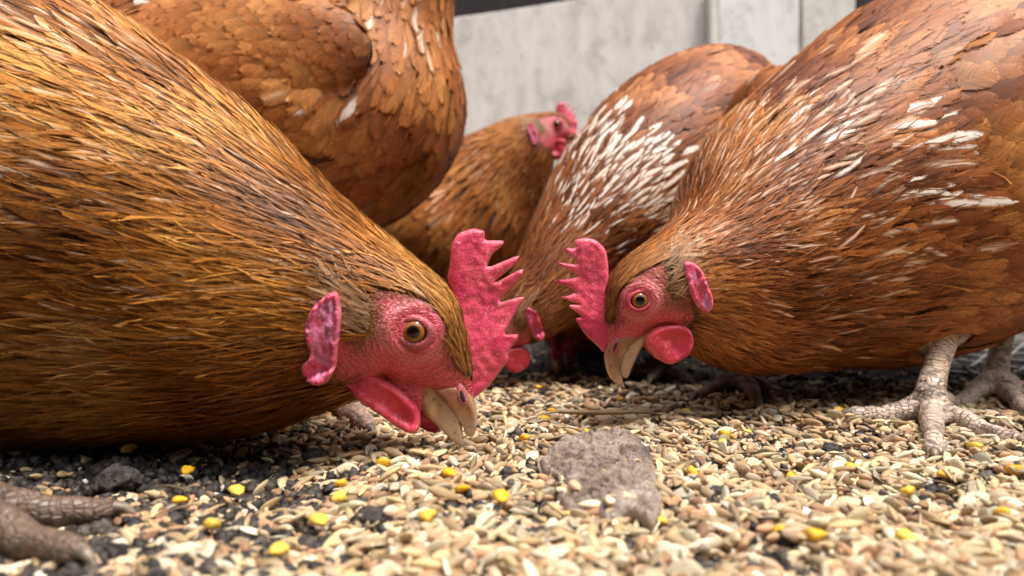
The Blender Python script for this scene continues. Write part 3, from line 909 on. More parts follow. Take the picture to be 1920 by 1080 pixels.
    base_x = max([p[0] for p in T['comb']]) if T is not B else min([p[0] for p in T['comb']])
    def comb_t(x, z, d):
        root_ = np.clip(1 - np.abs(x - base_x) / 22.0, 0, 1)
        tm = .65 + 2.3 * root_ ** 1.8
        w_ = 1.1 + 2.6 * root_
        q = 1 - np.clip(d / w_, 0, 1)
        t = tm * np.sqrt(np.clip(1 - q * q, 0, 1))
        nz = np.array([noise.noise(Vector((a_ * .35, b_ * .35, 4))) + .5 * noise.noise(Vector((a_ * .9, b_ * .9, 8))) for a_, b_ in zip(x, z)])
        t = t * (1 + .16 * nz)
        off = .7 * nz * np.clip(d / 2, 0, 1) + .9 * np.sin(z * .22) * (1 - root_)
        return t, off
    v, f, e = inflate(T['comb'], st * .8, comb_t, 1, .16)
    mesh_obj('comb', to_world(v), f, M_COMB, root, attrs={'edge': np.clip(e / 3, 0, 1)})
    def beak_t(hw, tipx, tipz, Ln):
        def f_(x, z, d):
            k = np.clip(np.hypot(x - tipx, z - tipz) / Ln, 0.03, 1)
            q = 1 - np.clip(d / (.9 + 2.1 * k), 0, 1)
            return hw * k ** .8 * np.sqrt(np.clip(1 - q * q, 0, 1)), 0 * x
        return f_
    zmin = min(T['upper'], key=lambda p: p[1]); zl = min(T['lower'], key=lambda p: p[1])
    v, f, e = inflate(T['upper'], st * .7, beak_t(5.0 if T is not B else 5.6, zmin[0], zmin[1], 20), 1, .2)
    mesh_obj('upper_beak', to_world(v), f, M_BEAK, root, attrs={'edge': np.clip(1 - e / .9, 0, .6), 'tip': np.clip(np.hypot(v[:, 0] - zmin[0], v[:, 2] - zmin[1]) / 20, 0, 1)})
    v, f, e = inflate(T['lower'], st * .7, beak_t(4.0, zl[0], zl[1], 20), 1, .2)
    mesh_obj('lower_beak', to_world(v), f, M_BEAK, root, attrs={'edge': np.clip(1 - e / .9, 0, .8), 'tip': np.clip(np.hypot(v[:, 0] - zl[0], v[:, 2] - zl[1]) / 20, 0, 1) * .5})
    for sgn in (-1, 1):
        # eye
        y0 = surf_y(0, 0, sgn)
        re = T['eye_r'] * 1.22
        ev, ef = ellipsoid((0, 0, 0), (re, re, re), [[0, -1 * 1.0, 0], [1, 0, 0], [0, 0, 1]] if sgn < 0 else [[0, 1, 0], [1, 0, 0], [0, 0, 1]], 30, 32)
        ang = np.degrees(np.arccos(np.clip(ev[:, 1] * sgn / re, -1, 1)))
        rad_ = re * np.sin(np.radians(ang)) / T['eye_r']
        colr = np.zeros((len(ev), 3))
        for q_ in range(3):
            colr[:, q_] = np.interp(rad_ + (ang > 90) * 9, [0, .47, .52, .60, .8, .93, 1.0, 1.1], [[.004, .004, .10, .28, .34, .12, .02, .03][:8], [.004, .004, .03, .10, .12, .04, .008, .02], [.004, .004, .008, .02, .025, .015, .006, .02]][q_])
        ev[:, 1] += y0 - sgn * (re * .62)
        wv = to_world(ev)
        mesh_obj('eye', wv, ef, M_EYE, root, attrs={'bcol': colr})
        # eyelid ring
        lv = []; lf = []
        nA, nB = 48, 12
        for i in range(nA):
            a_ = 2 * math.pi * i / nA
            for j in range(nB):
                b_ = 2 * math.pi * j / nB
                wdt = (T['lid_r'] - T['eye_r']) * .5
                rr_ = (T['eye_r'] + T['lid_r']) * .5 + wdt * math.cos(b_) + .12 * math.sin(a_ * 17 + b_)
                hh = 1.0 * math.sin(b_) * (1 + .15 * math.sin(a_ * 23))
                lx_, lz_ = rr_ * math.cos(a_) * 1.08, rr_ * math.sin(a_) * (.80 if math.sin(a_) > 0 else .88)
                tw = R(-18 if T is B else 18)
                lv.append((lx_ * math.cos(tw) - lz_ * math.sin(tw), y0 + sgn * (hh * .9 + .25 - .28 * (rr_ - T['eye_r'])), lx_ * math.sin(tw) + lz_ * math.cos(tw)))
                lf.append((i * nB + j, ((i + 1) % nA) * nB + j, ((i + 1) % nA) * nB + (j + 1) % nB, i * nB + (j + 1) % nB))
        mesh_obj('eyelid', to_world(np.array(lv)), lf, M_LID, root, attrs={'edge': np.ones(len(lv))})
        # earlobe
        lx, lz = np.mean(np.array(T['lobe']), 0)
        yl = surf_y(lx, lz, sgn)
        def lobe_t(x, z, d):
            q = 1 - np.clip(d / 1.7, 0, 1)
            nz = np.array([noise.noise(Vector((a_ * .8, b_ * .22, 2))) + .5 * noise.noise(Vector((a_ * 1.6, b_ * .6, 6))) for a_, b_ in zip(x, z)])
            rim = np.exp(-((d - 1.0) / .7) ** 2) * .9 * (.6 + nz)
            t = 1.2 * np.sqrt(np.clip(1 - q * q, 0, 1)) + .2
            return t, sgn * (rim - .5 * np.clip((d - 1.2) / 2, 0, 1) + 1.1 * nz * np.clip(d / 1.2, 0, 1))
        v, f, e = inflate(T['lobe'], st * .8, lobe_t, 2, .25)
        ys = np.array([surf_y(x, z, sgn) for x, z in zip(v[:, 0], v[:, 2])])
        ym = float(np.median(ys)); ys = np.where(np.abs(ys - ym) > 4, ym, ys)
        v[:, 1] += .7 * ys + .3 * ym + sgn * (1.9 if T is B else 1.3)
        mesh_obj('earlobe', to_world(v), f, M_LOBE, root, attrs={'edge': np.clip(e / 3, 0, 1)})
        # wattle
        tp = max(T['wattle'], key=lambda p: p[1])
        yw = surf_y(tp[0], tp[1] + 1.5, sgn)
        if T is B and sgn > 0: shift = (5.5, -3.5)
        else: shift = (0, 0)
        zt = tp[1]
        def wat_t(x, z, d):
            q = 1 - np.clip(d / 2.2, 0, 1)
            nz = np.array([noise.noise(Vector((a_ * .16, b_ * .16, 5))) + .3 * noise.noise(Vector((a_ * .6, b_ * .35, 9))) for a_, b_ in zip(x, z)])
            return 1.6 * np.sqrt(np.clip(1 - q * q, 0, 1)) + .1, sgn * (.9 * nz * 2 + np.clip((zt - z) / 14, 0, 1) * (-1.5)) + sgn * .9 * np.exp(-((d - 1.4) / 1.2) ** 2)
        v, f, e = inflate(T['wattle'], st * .8, wat_t, 2, .25)
        v[:, 0] += shift[0]; v[:, 2] += shift[1]
        v[:, 1] += sgn * min(abs(yw), 9.0) * .92
        mesh_obj('wattle', to_world(v), f, M_WAT, root, attrs={'edge': np.clip(e / 3, 0, 1)})
        # nostril
        (nx_, nz_), r1, r2, an = T['nostril']
        nv, nf = ellipsoid((0, 0, 0), (r1 * .5, .7, r2 * .72), None, 12, 16)
        ca, sa = math.cos(R(an)), math.sin(R(an))
        q = nv.copy(); nv[:, 0] = q[:, 0] * ca - q[:, 2] * sa; nv[:, 2] = q[:, 0] * sa + q[:, 2] * ca
        nv += np.array([nx_, sgn * (abs(surf_y(nx_, nz_, sgn)) if 4.9 < abs(surf_y(nx_, nz_, sgn)) < 7.0 else 4.9), nz_])
        mesh_obj('nostril', to_world(nv), nf, M_DARK, root)
        cv_, cf_ = ellipsoid((0, 0, 0), (r1 * 1.35, 1.5, r2 * 1.35), None, 16, 20)
        q = cv_.copy(); cv_[:, 0] = q[:, 0] * ca - q[:, 2] * sa; cv_[:, 2] = q[:, 0] * sa + q[:, 2] * ca
        cen = nv.mean(0); cv_ += np.array([cen[0] + .5 * (1 if T is not B else -1), cen[1] - sgn * 1.15, cen[2] + .4])
        mesh_obj('cere', to_world(cv_), cf_, M_CERE, root, attrs={'edge': np.ones(len(cv_))})
    if claw_parts:
        for c_ in leg_claws:
            v, f = loft(c_, 1.0, 14, 12, side=(.3, .9, .1))
            mesh_obj('claw', v, f, M_CLAW, root)
    return root, surf

def head_frame(px, py, d, scale=1.0, flip=False, rot=0.0, yaw=0.0, tilt=0.0):
    """matrix from head millimetres to world, the eye's middle plane at a photo position"""
    s = 0.001 * scale
    return Matrix.Translation(W(px, py, d)) @ Matrix.Rotation(R(yaw), 4, 'Z') @ Matrix.Rotation(R(tilt), 4, 'X') @ Matrix.Rotation(R(rot), 4, 'Y') @ Matrix.Diagonal((-s if flip else s, s, s, 1))

# ---- colours
def base_noise(P, s=22, seed=0.): return snoise(P, s, seed)

def make_palette(dark, mid, light, creamfn, nseed=0.0, headdark=(.12, .042, .011), vary=.13):
    dark, mid, light, hd = map(np.array, (dark, mid, light, headdark))
    def f(P, N, a, Lc, rng):
        n = base_noise(P, 26, nseed) + .5 * base_noise(P, 70, nseed + 4)
        t = np.clip(.5 + .8 * n + rng.normal(0, vary, len(P)), 0, 1)[:, None]
        col = np.where(t < .5, dark + (mid - dark) * t * 2, mid + (light - mid) * (t * 2 - 1))
        h = np.clip(1 - (a - .008) / .035, 0, 1)[:, None] * .85
        col = col * (1 - h) + hd * h
        return col, np.clip(creamfn(P, N, a, rng), 0, 1)
    return f

def gauss(P, c, r):
    return np.exp(-(((P - np.array(c)) / np.array(r)) ** 2).sum(1))

# ================================================================ right hen (foreground)
def cream_right(P, N, a, rng):
    px, _ = 960 + F * P[:, 0] / P[:, 1], 0
    w = np.interp(a, [.03, .05, .08, .12, .15, .19], [.08, .4, .95, 1.0, .35, .04])
    up = np.clip(.55 + .9 * N[:, 2], .1, 1)
    return (rng.random(len(P)) < w * up * .75) * rng.uniform(.7, 1.9, len(P))
pal_r = make_palette((.13, .032, .006), (.32, .095, .018), (.50, .195, .050), cream_right, 1.0)
dR = .285
MR = head_frame(1189, 561, dR)
legR1 = (W(1748, 792, .305), W(1768, 640, .325), [W(1600, 815, .285) * 1.0, W(1757, 872, .243), W(1908, 850, .262), W(1850, 730, .38)])
def gp(px, py):
    d = G(px, py); p = W(px, py, d); p.z = 0; return p
legsR = [((*gp(1745, 800)[:2], 0), tuple(W(1766, 640, .325)), [gp(1600, 800), gp(1752, 866), gp(1905, 852), gp(1800, 760)]),
         ((*gp(1868, 752)[:2], 0), tuple(W(1885, 600, .40)), [gp(1770, 775), gp(1975, 775), gp(1950, 800), gp(1900, 725)])]
Y3 = lambda dx, dz, dy=0: np.array([dx, dy, dz]) / math.sqrt(dx * dx + dz * dz + dy * dy)
def frame3(a, b):
    a = nrm(np.array(a, float)); b = np.array(b, float); b = nrm(b - (a @ b) * a); return [a, b, np.cross(a, b)]
hen('hen', 'rust brown hen with cream streaked neck at the right, its head turned left',
    [(1275, 532, .292, .024), (1378, 515, .31, .046, .8), (1515, 435, .34, .072, .8), (1680, 360, .37, .092, .82), (1860, 248, .395, .096, .84), (2060, 190, .42, .085, .8), (2230, 90, .44, .055, .6)],
    None, MR, A, legs=legsR, fil=.0011, seed=21, palette=pal_r, voxel=.0015,
    wings=[(tuple(W(1990, 232, .3175)), (.090, .022, .052), frame3((.93, .10, .30), (-.10, 1, -.12)), .019, .015, .90)],
    blobs=[(tuple(W(1475, 235, .41)), (.035, .03, .034), None)], white=[(1850, 45, 35, 20, 1, 1.3), (1690, 265, 60, 35, .9, 1.3), (1500, 290, 90, 60, .5, 1.1), (1700, 370, 60, 20, .7, 1.2), (1890, 340, 30, 25, 1, 1.4)],
    base=(.20, .33, 0))

# ================================================================ left hen (foreground)
def cream_left(P, N, a, rng):
    w = np.interp(a, [.03, .06, .09, .14, .2], [.03, .12, .5, .8, .75])
    up = np.clip(.35 + .9 * N[:, 2], .03, 1)
    return (rng.random(len(P)) < w * up * .75) * rng.uniform(.5, 1.3, len(P))
pal_l = make_palette((.13, .040, .005), (.39, .130, .014), (.66, .33, .085), cream_left, 7.0)
ML = head_frame(788, 615, .24)
legsL = [((*gp(-95, 1010)[:2], 0), tuple(W(-230, 700, .21)), [gp(200, 978), gp(140, 1075), gp(-60, 940)], dict(rs=.0062, toe_r=.0046)),
         ((*gp(-420, 900)[:2], 0), tuple(W(-330, 700, .30)), [gp(-300, 930), gp(-360, 960), gp(-420, 850)])]
hen('hen', 'golden brown hen at the left with open beak and a long jagged comb',
    [(655, 588, .245, .033), (478, 552, .252, .053, .8), (245, 478, .268, .078, .75), (-20, 410, .292, .106, .75), (-320, 350, .32, .115, .75), (-600, 300, .35, .10), (-850, 180, .37, .06, .6)],
    None, ML, B, legs=legsL, blobs=[(tuple(W(772, 742, .24)), (.0075, .0048, .0065), None), (tuple(W(742, 728, .24)), (.007, .006, .006), None)], fil=.0011, spl=1.6, spw=1.3, rgh=.65, stretch=1.5, under=(.20, .070, .010), base_tone=.84, seed=31, palette=pal_l, voxel=.0015, base=(-.25, .27, 0), lpar=(.27, .23, .20))

# ================================================================ hen behind the left one
def cream_b(P, N, a, rng):
    w = np.interp(a, [.03, .06, .10, .15, .19], [.3, .5, .5, .2, .01])
    return (rng.random(len(P)) < w) * rng.uniform(.4, 1., len(P))
pal_2 = make_palette((.21, .062, .014), (.38, .128, .030), (.54, .23, .065), cream_b, 12.0, vary=.10)
M2 = head_frame(915, -345, .46, 1.0, flip=True, rot=-15)
legs2 = [((*gp(615, 775)[:2], 0), tuple(W(590, 560, .40)), [gp(560, 800), gp(690, 822), gp(730, 775), gp(560, 760)], dict(rs=.0065, toe_r=.0062)),
         ((*gp(480, 720)[:2], 0), tuple(W(480, 560, .46)), [gp(540, 735), gp(520, 745), gp(430, 720)])]
hen('hen', 'orange brown hen behind the left hen, plump breast, head out of view',
    [(850, -270, .46, .026), (775, -150, .465, .034), (708, 30, .47, .054), (648, 185, .475, .088, .9), (500, 190, .48, .098, .9), (330, 150, .49, .090, .85), (160, 90, .50, .066, .8), (20, -20, .50, .035, .6)],
    None, M2, A, white=[(770, 30, 60, 50, .5, .6), (330, 30, 50, 40, .9, 1.3), (625, 160, 14, 20, 1.5, 1.3), (680, 175, 20, 12, 1.2, 1.3), (365, 115, 15, 20, 1, 1.4), (570, 66, 12, 10, 1.5, 1.3)], legs=legs2, fil=.0016, sp=.85, seed=41, palette=pal_2, voxel=.0026, detail=.7, base=(-.14, .45, 0), lpar=(.75, .62, .62),
    wings=[(tuple(W(415, 118, .4085)), (.092, .0175, .043), frame3((-.97, .05, -.10), (0, 1, 0)), .017, .011, .95)])

# ================================================================ hen with the white patch
c4 = W(1150, 330, .40)
def cream_4(P, N, a, rng):
    return (rng.random(len(P)) < .04) * .4
pal_4 = make_palette((.11, .028, .008), (.25, .076, .020), (.42, .17, .06), cream_4, 17.0)
M4 = head_frame(965, 600, .385, .9, flip=True, rot=25, yaw=-20)
legs4 = [((*gp(1400, 752)[:2], 0), tuple(W(1370, 600, .42)), [gp(1310, 768), gp(1420, 785), gp(1480, 768), gp(1420, 735)]),
         ((*gp(1235, 706)[:2], 0), tuple(W(1235, 560, .46)), [gp(1160, 718), gp(1220, 728), gp(1290, 718), gp(1255, 695)])]
M4 = head_frame(924, 620, .39, .9, flip=False, rot=0, yaw=10)
hen('hen', 'bent brown hen in the middle with a white patch across its shoulders',
    [(1012, 560, .395, .022), (1080, 485, .41, .034), (1166, 395, .435, .051, .95), (1256, 310, .47, .062, 1.0), (1325, 240, .51, .058, 1.0), (1358, 205, .56, .046, 1.0), (1385, 180, .60, .028, .8)],
    None, M4, A, legs=legs4, fil=.0018, sp=.78, seed=51, palette=pal_4, voxel=.0024, detail=.75, base=(.10, .45, 0), lpar=(.45, .42, .42),
    white=[(1115, 310, 55, 80, 1.7, 1.6), (1185, 350, 60, 75, 1.6, 1.6), (1070, 400, 35, 60, .8, 1.3)],
    blobs=[(tuple(W(1215, 470, .455)), (.075, .06, .062), None), (tuple(W(1125, 555, .43)), (.042, .045, .026), None)])

# ================================================================ upright hen at the back
def cream_3(P, N, a, rng):
    w = np.interp(a, [.05, .08, .12, .16], [.05, .5, .5, .05])
    return (rng.random(len(P)) < w * np.clip(.4 + N[:, 2], 0, 1)) * rng.uniform(.4, .9, len(P))
pal_3 = make_palette((.17, .047, .010), (.37, .115, .022), (.54, .22, .055), cream_3, 23.0, headdark=(.34, .12, .03))
A3 = dict(A); bx, bz = A['nodes'][2][0], A['nodes'][2][1]
A3['comb'] = [(bx + (p[0] - bx) * .74, bz + (p[1] - bz) * .70) for p in A['comb']]; A3['eye_r'] = 4.3; A3['lid_r'] = 6.2
M3 = head_frame(1045, 238, .66, 1.0, flip=True, rot=-40, yaw=-8)
hen('hen', 'brown hen at the back with its head up, one eye showing',
    [(990, 275, .665, .034), (945, 330, .68, .056), (885, 400, .70, .078, .9), (800, 450, .73, .090, .9), (700, 460, .76, .085, .9), (600, 420, .79, .06)],
    None, M3, A3, legs=[((*gp(860, 640)[:2], 0), tuple(W(850, 520, .70)), [gp(900, 645), gp(880, 655), gp(820, 645)])], seed=61, palette=pal_3, voxel=.003, detail=.6, base=(-.03, .70, 0), lpar=(.5, .45, .45), claw_parts=False,
    blobs=[(tuple(W(830, 430, .70)), (.085, .07, .065), None)])

# ================================================================ hen hidden behind, only its beak and wattles show
pal_5 = make_palette((.18, .06, .016), (.30, .10, .03), (.42, .17, .06), lambda P, N, a, r: (r.random(len(P)) < .05) * .6, 31.0)
M5 = head_frame(1048, 634, .455, .66, flip=False, rot=0, yaw=68)
hen('hen', 'hen almost hidden behind the middle hen, only beak and red wattles showing',
    [(1075, 600, .50, .024), (1130, 570, .60, .045), (1190, 540, .66, .070, .9), (1260, 520, .72, .080, .9), (1330, 480, .78, .07), (1390, 420, .82, .04)],
    None, M5, A, legs=[((*gp(1240, 640)[:2], 0), tuple(W(1240, 590, .70)), [gp(1200, 645), gp(1240, 652), gp(1280, 645)])], seed=71, palette=pal_5, voxel=.003, detail=.5, base=(.12, .68, 0), lpar=(.5, .45, .45), claw_parts=False)

# ================================================================ boards behind
def mat_board(name, c1, c2, c3):
    s = NT(name)
    o = s.obj((1, 1, .38)); g1 = s.noise(o, 34, 7, .68); g2 = s.noise(s.obj((1, 1, .12)), 320, 3, .6); b = s.noise(s.obj(), 16, 6, .65)
    col = s.ramp(g1, [(.3, c1), (.5, c2), (.72, c3)])
    col = s.mix(s.math('MULTIPLY', s.step(b, .50, .66), .5), col, (.36, .33, .30))
    spots = s.voro(s.obj(), 38).outputs['Distance']
    col = s.mix(s.math('MULTIPLY', s.math('SUBTRACT', 1.0, s.step(spots, .05, .16)), .35), col, (.18, .16, .14))
    return s.bsdf(col, .75, s.bump(g2, .3, .002), .25)
M_BD1 = mat_board('weathered_board', (.56, .53, .48), (.74, .70, .64), (.84, .80, .74))
M_BD2 = mat_board('whitewashed_board', (.72, .70, .67), (.84, .82, .79), (.90, .89, .86))
M_BD3 = mat_board('bare_pine_board', (.60, .57, .50), (.72, .69, .62), (.80, .77, .71))
M_SHED = mat_plain('dark_timber', (.010, .006, .006), (.028, .018, .016), 30, .8, .4, .004, stretch=(1, 1, .1))  # near-black timber, used on the back wall and the added walls

def board(name, label, px0, px1, d, ztop0, ztop1, mat, th=.02, cat='board', group=None):
    x0, x1 = (px0 - 960) / F * d, (px1 - 960) / F * d
    n, m = 14, 10
    rr = np.random.default_rng(int(px0) + 5)
    V = []; Fc = []
    b = .0015
    for i in range(n + 1):
        t = i / n
        for j in range(m + 1):
            s = j / m
            x = x0 + (x1 - x0) * t + (rr.normal(0, .0006) if i in (0, n) else 0)
            zt = ztop0 + (ztop1 - ztop0) * t + .0015 * math.sin(t * 9 + px0)
            V.append((x, d + .0006 * math.sin(t * 7 + s * 3), -.02 + (zt + .02) * s))
    k = len(V)
    V += [(v[0], v[1] + th, v[2]) for v in V]
    idx = lambda i, j: i * (m + 1) + j
    for i in range(n):
        for j in range(m):
            q = (idx(i, j), idx(i + 1, j), idx(i + 1, j + 1), idx(i, j + 1))
            Fc.append(q); Fc.append(tuple(a + k for a in reversed(q)))
    for j in range(m):
        Fc.append((idx(0, j + 1), idx(0, j + 1) + k, idx(0, j) + k, idx(0, j)))
        Fc.append((idx(n, j), idx(n, j) + k, idx(n, j + 1) + k, idx(n, j + 1)))
    for i in range(n):
        Fc.append((idx(i, m), idx(i + 1, m), idx(i + 1, m) + k, idx(i, m) + k))
        Fc.append((idx(i + 1, 0), idx(i, 0), idx(i, 0) + k, idx(i + 1, 0) + k))
    o = mesh_obj(name, np.array(V), Fc, mat, base=((x0 + x1) / 2, d, 0), smooth=False, label=label, cat=cat, group=group)
    bv = o.modifiers.new('bevel', 'BEVEL'); bv.width = b; bv.segments = 2; bv.limit_method = 'ANGLE'
    return o
zt = lambda py, d: CAMH + (HOR - py) * d / F
board('plywood_panel', 'broad pale grey weathered panel standing behind the hens', 560, 1343, 1.10, zt(72, 1.1), zt(-38, 1.1), M_BD1)
board('batten', 'narrow raised strip at the right edge of the grey panel', 1331, 1349, 1.078, zt(-40, 1.078), zt(-40, 1.078), M_BD3, .018)
board('wooden_board', 'whitish upright board beside the grey panel', 1349, 1499, 1.09, zt(-60, 1.09), zt(-60, 1.09), M_BD2, group='upright boards behind the hens')
board('wooden_board', 'plain cream upright board at the right end of the boards', 1506, 1604, 1.10, zt(-60, 1.1), zt(-62, 1.1), M_BD3, group='upright boards behind the hens')
# dark shed wall behind everything
def shed():
    V = []; Fc = []
    k = 0
    # unseen side and rear walls, added to block low sky light and darken undersides
    for (xa, ya, xb, yb) in [(-2.2, 1.5, -2.2, -1.2), (-2.2, -1.2, 2.2, -1.2), (2.2, -1.2, 2.2, 1.5)]:
        n = 16
        for i in range(n):
            t0, t1 = i / n, (i + .975) / n
            dx, dy = (yb - ya), (xa - xb); l_ = math.hypot(dx, dy); dx, dy = dx / l_ * .03, dy / l_ * .03
            p0 = (xa + (xb - xa) * t0, ya + (yb - ya) * t0); p1 = (xa + (xb - xa) * t1, ya + (yb - ya) * t1)
            for z in (-.02, 1.3):
                V.extend([(p0[0], p0[1], z), (p1[0], p1[1], z), (p1[0] + dx, p1[1] + dy, z), (p0[0] + dx, p0[1] + dy, z)])
            for q in [(0, 1, 5, 4), (1, 2, 6, 5), (2, 3, 7, 6), (3, 0, 4, 7), (4, 5, 6, 7), (3, 2, 1, 0)]:
                Fc.append(tuple(a + k for a in q))
            k += 8
    for i in range(26):
        x0 = -2.2 + i * .17; x1 = x0 + .174
        for (x, y, z) in [(x0, 1.5, -.02), (x1, 1.5, -.02), (x1, 1.5, 1.5), (x0, 1.5, 1.5), (x0, 1.53, -.02), (x1, 1.53, -.02), (x1, 1.53, 1.5), (x0, 1.53, 1.5)]:
            V.append((x, y + (.004 if i % 2 else 0), z))
        for q in [(0, 1, 2, 3), (7, 6, 5, 4), (0, 3, 7, 4), (1, 5, 6, 2), (3, 2, 6, 7), (0, 4, 5, 1)]:
            Fc.append(tuple(a + k for a in q))
        k += 8
    mesh_obj('shed_and_added_walls', np.array(V), Fc, M_SHED, smooth=False, base=(0, 1.5, 0), label='dark plank wall above and behind the pale boards, with added unseen side and rear walls', cat='wall')
shed()

# ================================================================ stone, twig, netting, clods, kernels
def stone():
    M_ST = NT('stone_mat'); s = M_ST
    o = s.obj(); n1 = s.noise(o, 90, 6, .65); n2 = s.noise(o, 600, 4, .7)
    col = s.ramp(n1, [(.33, (.12, .085, .065)), (.48, (.30, .225, .18)), (.64, (.46, .38, .32))])
    col = s.mix(s.math('MULTIPLY', s.step(n2, .55, .7), .5), col, (.08, .06, .05))
    m = s.bsdf(col, .75, s.bump(n2, 1, .0016, s.bump(n1, .9, .005)), .3)
    out = [gp(x, y) for x, y in [(1040, 880), (1080, 862), (1130, 856), (1185, 866), (1212, 882), (1226, 915), (1234, 960), (1242, 1005), (1220, 1024), (1180, 1002), (1140, 1010), (1100, 990), (1060, 995), (1040, 975), (1075, 950), (1030, 930), (1010, 905)]]
    poly = [(p.x * 1000, p.y * 1000) for p in out]
    def tf(x, z, d):
        nz = np.array([noise.noise(Vector((a * .11, b * .11, 1))) + .5 * noise.noise(Vector((a * .3, b * .3, 2))) + .25 * noise.noise(Vector((a * .8, b * .8, 2))) for a, b in zip(x, z)])
        q = 1 - np.clip(d / 6, 0, 1)
        t = 3.4 * np.sqrt(np.clip(1 - q * q, 0, 1)) + .8
        crk = -np.abs(np.array([noise.noise(Vector((a * .09, b * .09, 7))) for a, b in zip(x, z)])) * 3
        n2_ = np.array([abs(noise.noise(Vector((a * .22, b * .22, 11)))) + .5 * abs(noise.noise(Vector((a * .5, b * .5, 12)))) for a, b in zip(x, z)])
        return t + nz * 1.6 * np.clip(d, 0, 1), nz * 2.8 + crk + n2_ * 5.0 * np.clip(d / 2, 0, 1)
    v, f, e = inflate(poly, .6, tf, 1, .12)
    # x stays x, outline z -> world y, thickness -> world z
    V = np.stack([v[:, 0] / 1000, v[:, 2] / 1000, -v[:, 1] / 1000], 1)
    cy = V[:, 1].mean(); cx = V[:, 0].mean()
    V[:, 2] += .0062 + (V[:, 1] - cy) * .03 + (V[:, 0] - cx) * .05
    mesh_obj('stone', V, f[:, ::-1], m, base=(cx, cy, 0), label='flat pinkish grey stone lying among the grain in front', cat='stone')
    return BVHTree.FromPolygons([tuple(p) for p in V], [tuple(int(i) for i in q) for q in f])
stone_bvh = stone()

def kernel(name, kind, label, x, y, z, L, yaw, group=None, colr=None, cat='grain', rng=np.random.default_rng(8), pitch=.1):
    T, Fc, uv = tmpl(kind)
    Rm = rotm(np.array([yaw]), np.array([pitch]), np.array([.2]))[0]
    P = (T * L * (1 + rng.normal(0, .05, (len(T), 1)))) @ Rm.T + np.array([x, y, z])
    c_ = np.array(colr if colr is not None else GCOL[kind][0])
    return mesh_obj(name, P, Fc, M_GRAIN, base=(x, y, z), attrs={'gcol': np.tile(c_, (len(T), 1)), 'guv': np.c_[uv, np.full(len(T), rng.random())]}, label=label, cat=cat, group=group)
for (px, py, kind, L, yaw, lb, cc) in [
        (1065, 932, 'barley', .0085, -.5, 'pale pointed barley grain on the left of the flat stone', (.8, .66, .42)),
        (1078, 917, 'wheat', .006, -1.2, 'tan wheat grain lying behind the barley grain on the stone', (.62, .44, .28)),
        (1118, 957, 'barley', .0095, .1, 'long pale barley grain lying across the middle of the stone', (.82, .70, .45)),
        (1146, 945, 'wheat', .0062, 1.2, 'pale plump grain leaning against the long barley grain on the stone', (.78, .66, .44)),
        (1070, 968, 'maize', .0052, 1.3, 'white and yellow maize chip at the left rim of the stone', (.85, .62, .2)),
        (1172, 998, 'barley', .0085, 0.0, 'blurred pale grain on the front rim of the stone', (.74, .56, .36))]:
    p = gp(px, py)
    h = stone_bvh.ray_cast(Vector((p.x, p.y, .1)), Vector((0, 0, -1)))
    # follow the line of sight down to the stone's top
    o_ = Vector((0, 0, CAMH)); dr = (W(px, py, 1) - o_).normalized()
    h = stone_bvh.ray_cast(o_, dr)
    q = h[0] if h[0] is not None else Vector((p.x, p.y, .008))
    kernel('barley_grain' if kind == 'barley' else ('wheat_grain' if kind == 'wheat' else 'maize_chip'), kind, lb, q.x, q.y + .001, q.z + L * .12, L, yaw, colr=cc)

rk = np.random.default_rng(77)
spots = [(1362, 842), (1484, 912), (1355, 855), (1600, 905), (1625, 990), (1705, 1050), (1460, 1040), (1770, 915), (1830, 870), (1905, 905), (1103, 832), (1020, 800), (1035, 780), (1285, 800),
         (720, 905), (350, 903), (445, 945), (400, 1025), (75, 960), (530, 828), (640, 932), (635, 962), (340, 975), (800, 1015), (520, 1068), (940, 985), (845, 930), (1240, 1010), (1700, 950), (1300, 920), (1570, 800), (1400, 835), (985, 855), (870, 965), (600, 1010), (240, 870), (1530, 1060), (1880, 1000), (1010, 745), (1165, 770)]
for (px, py) in spots:
    p = gp(px, py); L = rk.uniform(.0038, .0062)
    kernel('maize_kernel', 'maize', 'yellow maize kernel lying among the paler grains', p.x, p.y, float(gh(p.x, p.y)) + .0054, L, rk.uniform(0, 6.3), group='yellow maize kernels scattered in the feed',
           colr=[(.80, .42, .02), (.82, .56, .08), (.80, .46, .03)][rk.integers(3)], cat='maize kernel', rng=rk, pitch=rk.normal(0, .3))

M_STRAW = mat_plain('dry_straw', (.10, .065, .035), (.36, .26, .15), 220, .7, .5, .001, stretch=(.2, 1, 1))
def straw(name, label, pts, r0, cat='straw'):
    q = [(*p, r) for p, r in pts]
    v, f = loft([tuple(p) + (r, .45) for p, r in pts], .45, 50, 10, side=(0, .25, 1))
    c_ = v.mean(0)
    return mesh_obj(name, v, f, M_STRAW, base=(c_[0], c_[1], 0), label=label, cat=cat)
def gz(px, py, z=.008):
    p = gp(px, py); p.z = z; return p
straw('dry_stalk', 'long flat dry stalk lying across the grain behind the stone', [(gz(985, 815, .006), .0003), (gz(1020, 812), .0006), (gz(1045, 812, .009), .0012), (gz(1060, 812, .009), .0022), (gz(1130, 814, .009), .0024), (gz(1200, 812, .009), .0018), (gz(1245, 810, .007), .0006)], .002)
straw('twig', 'thin dark twig lying in front of the near right foot', [(gz(1640, 865, .006), .0004), (gz(1670, 858, .008), .0009), (gz(1690, 850, .008), .0005)], .001, 'twig')

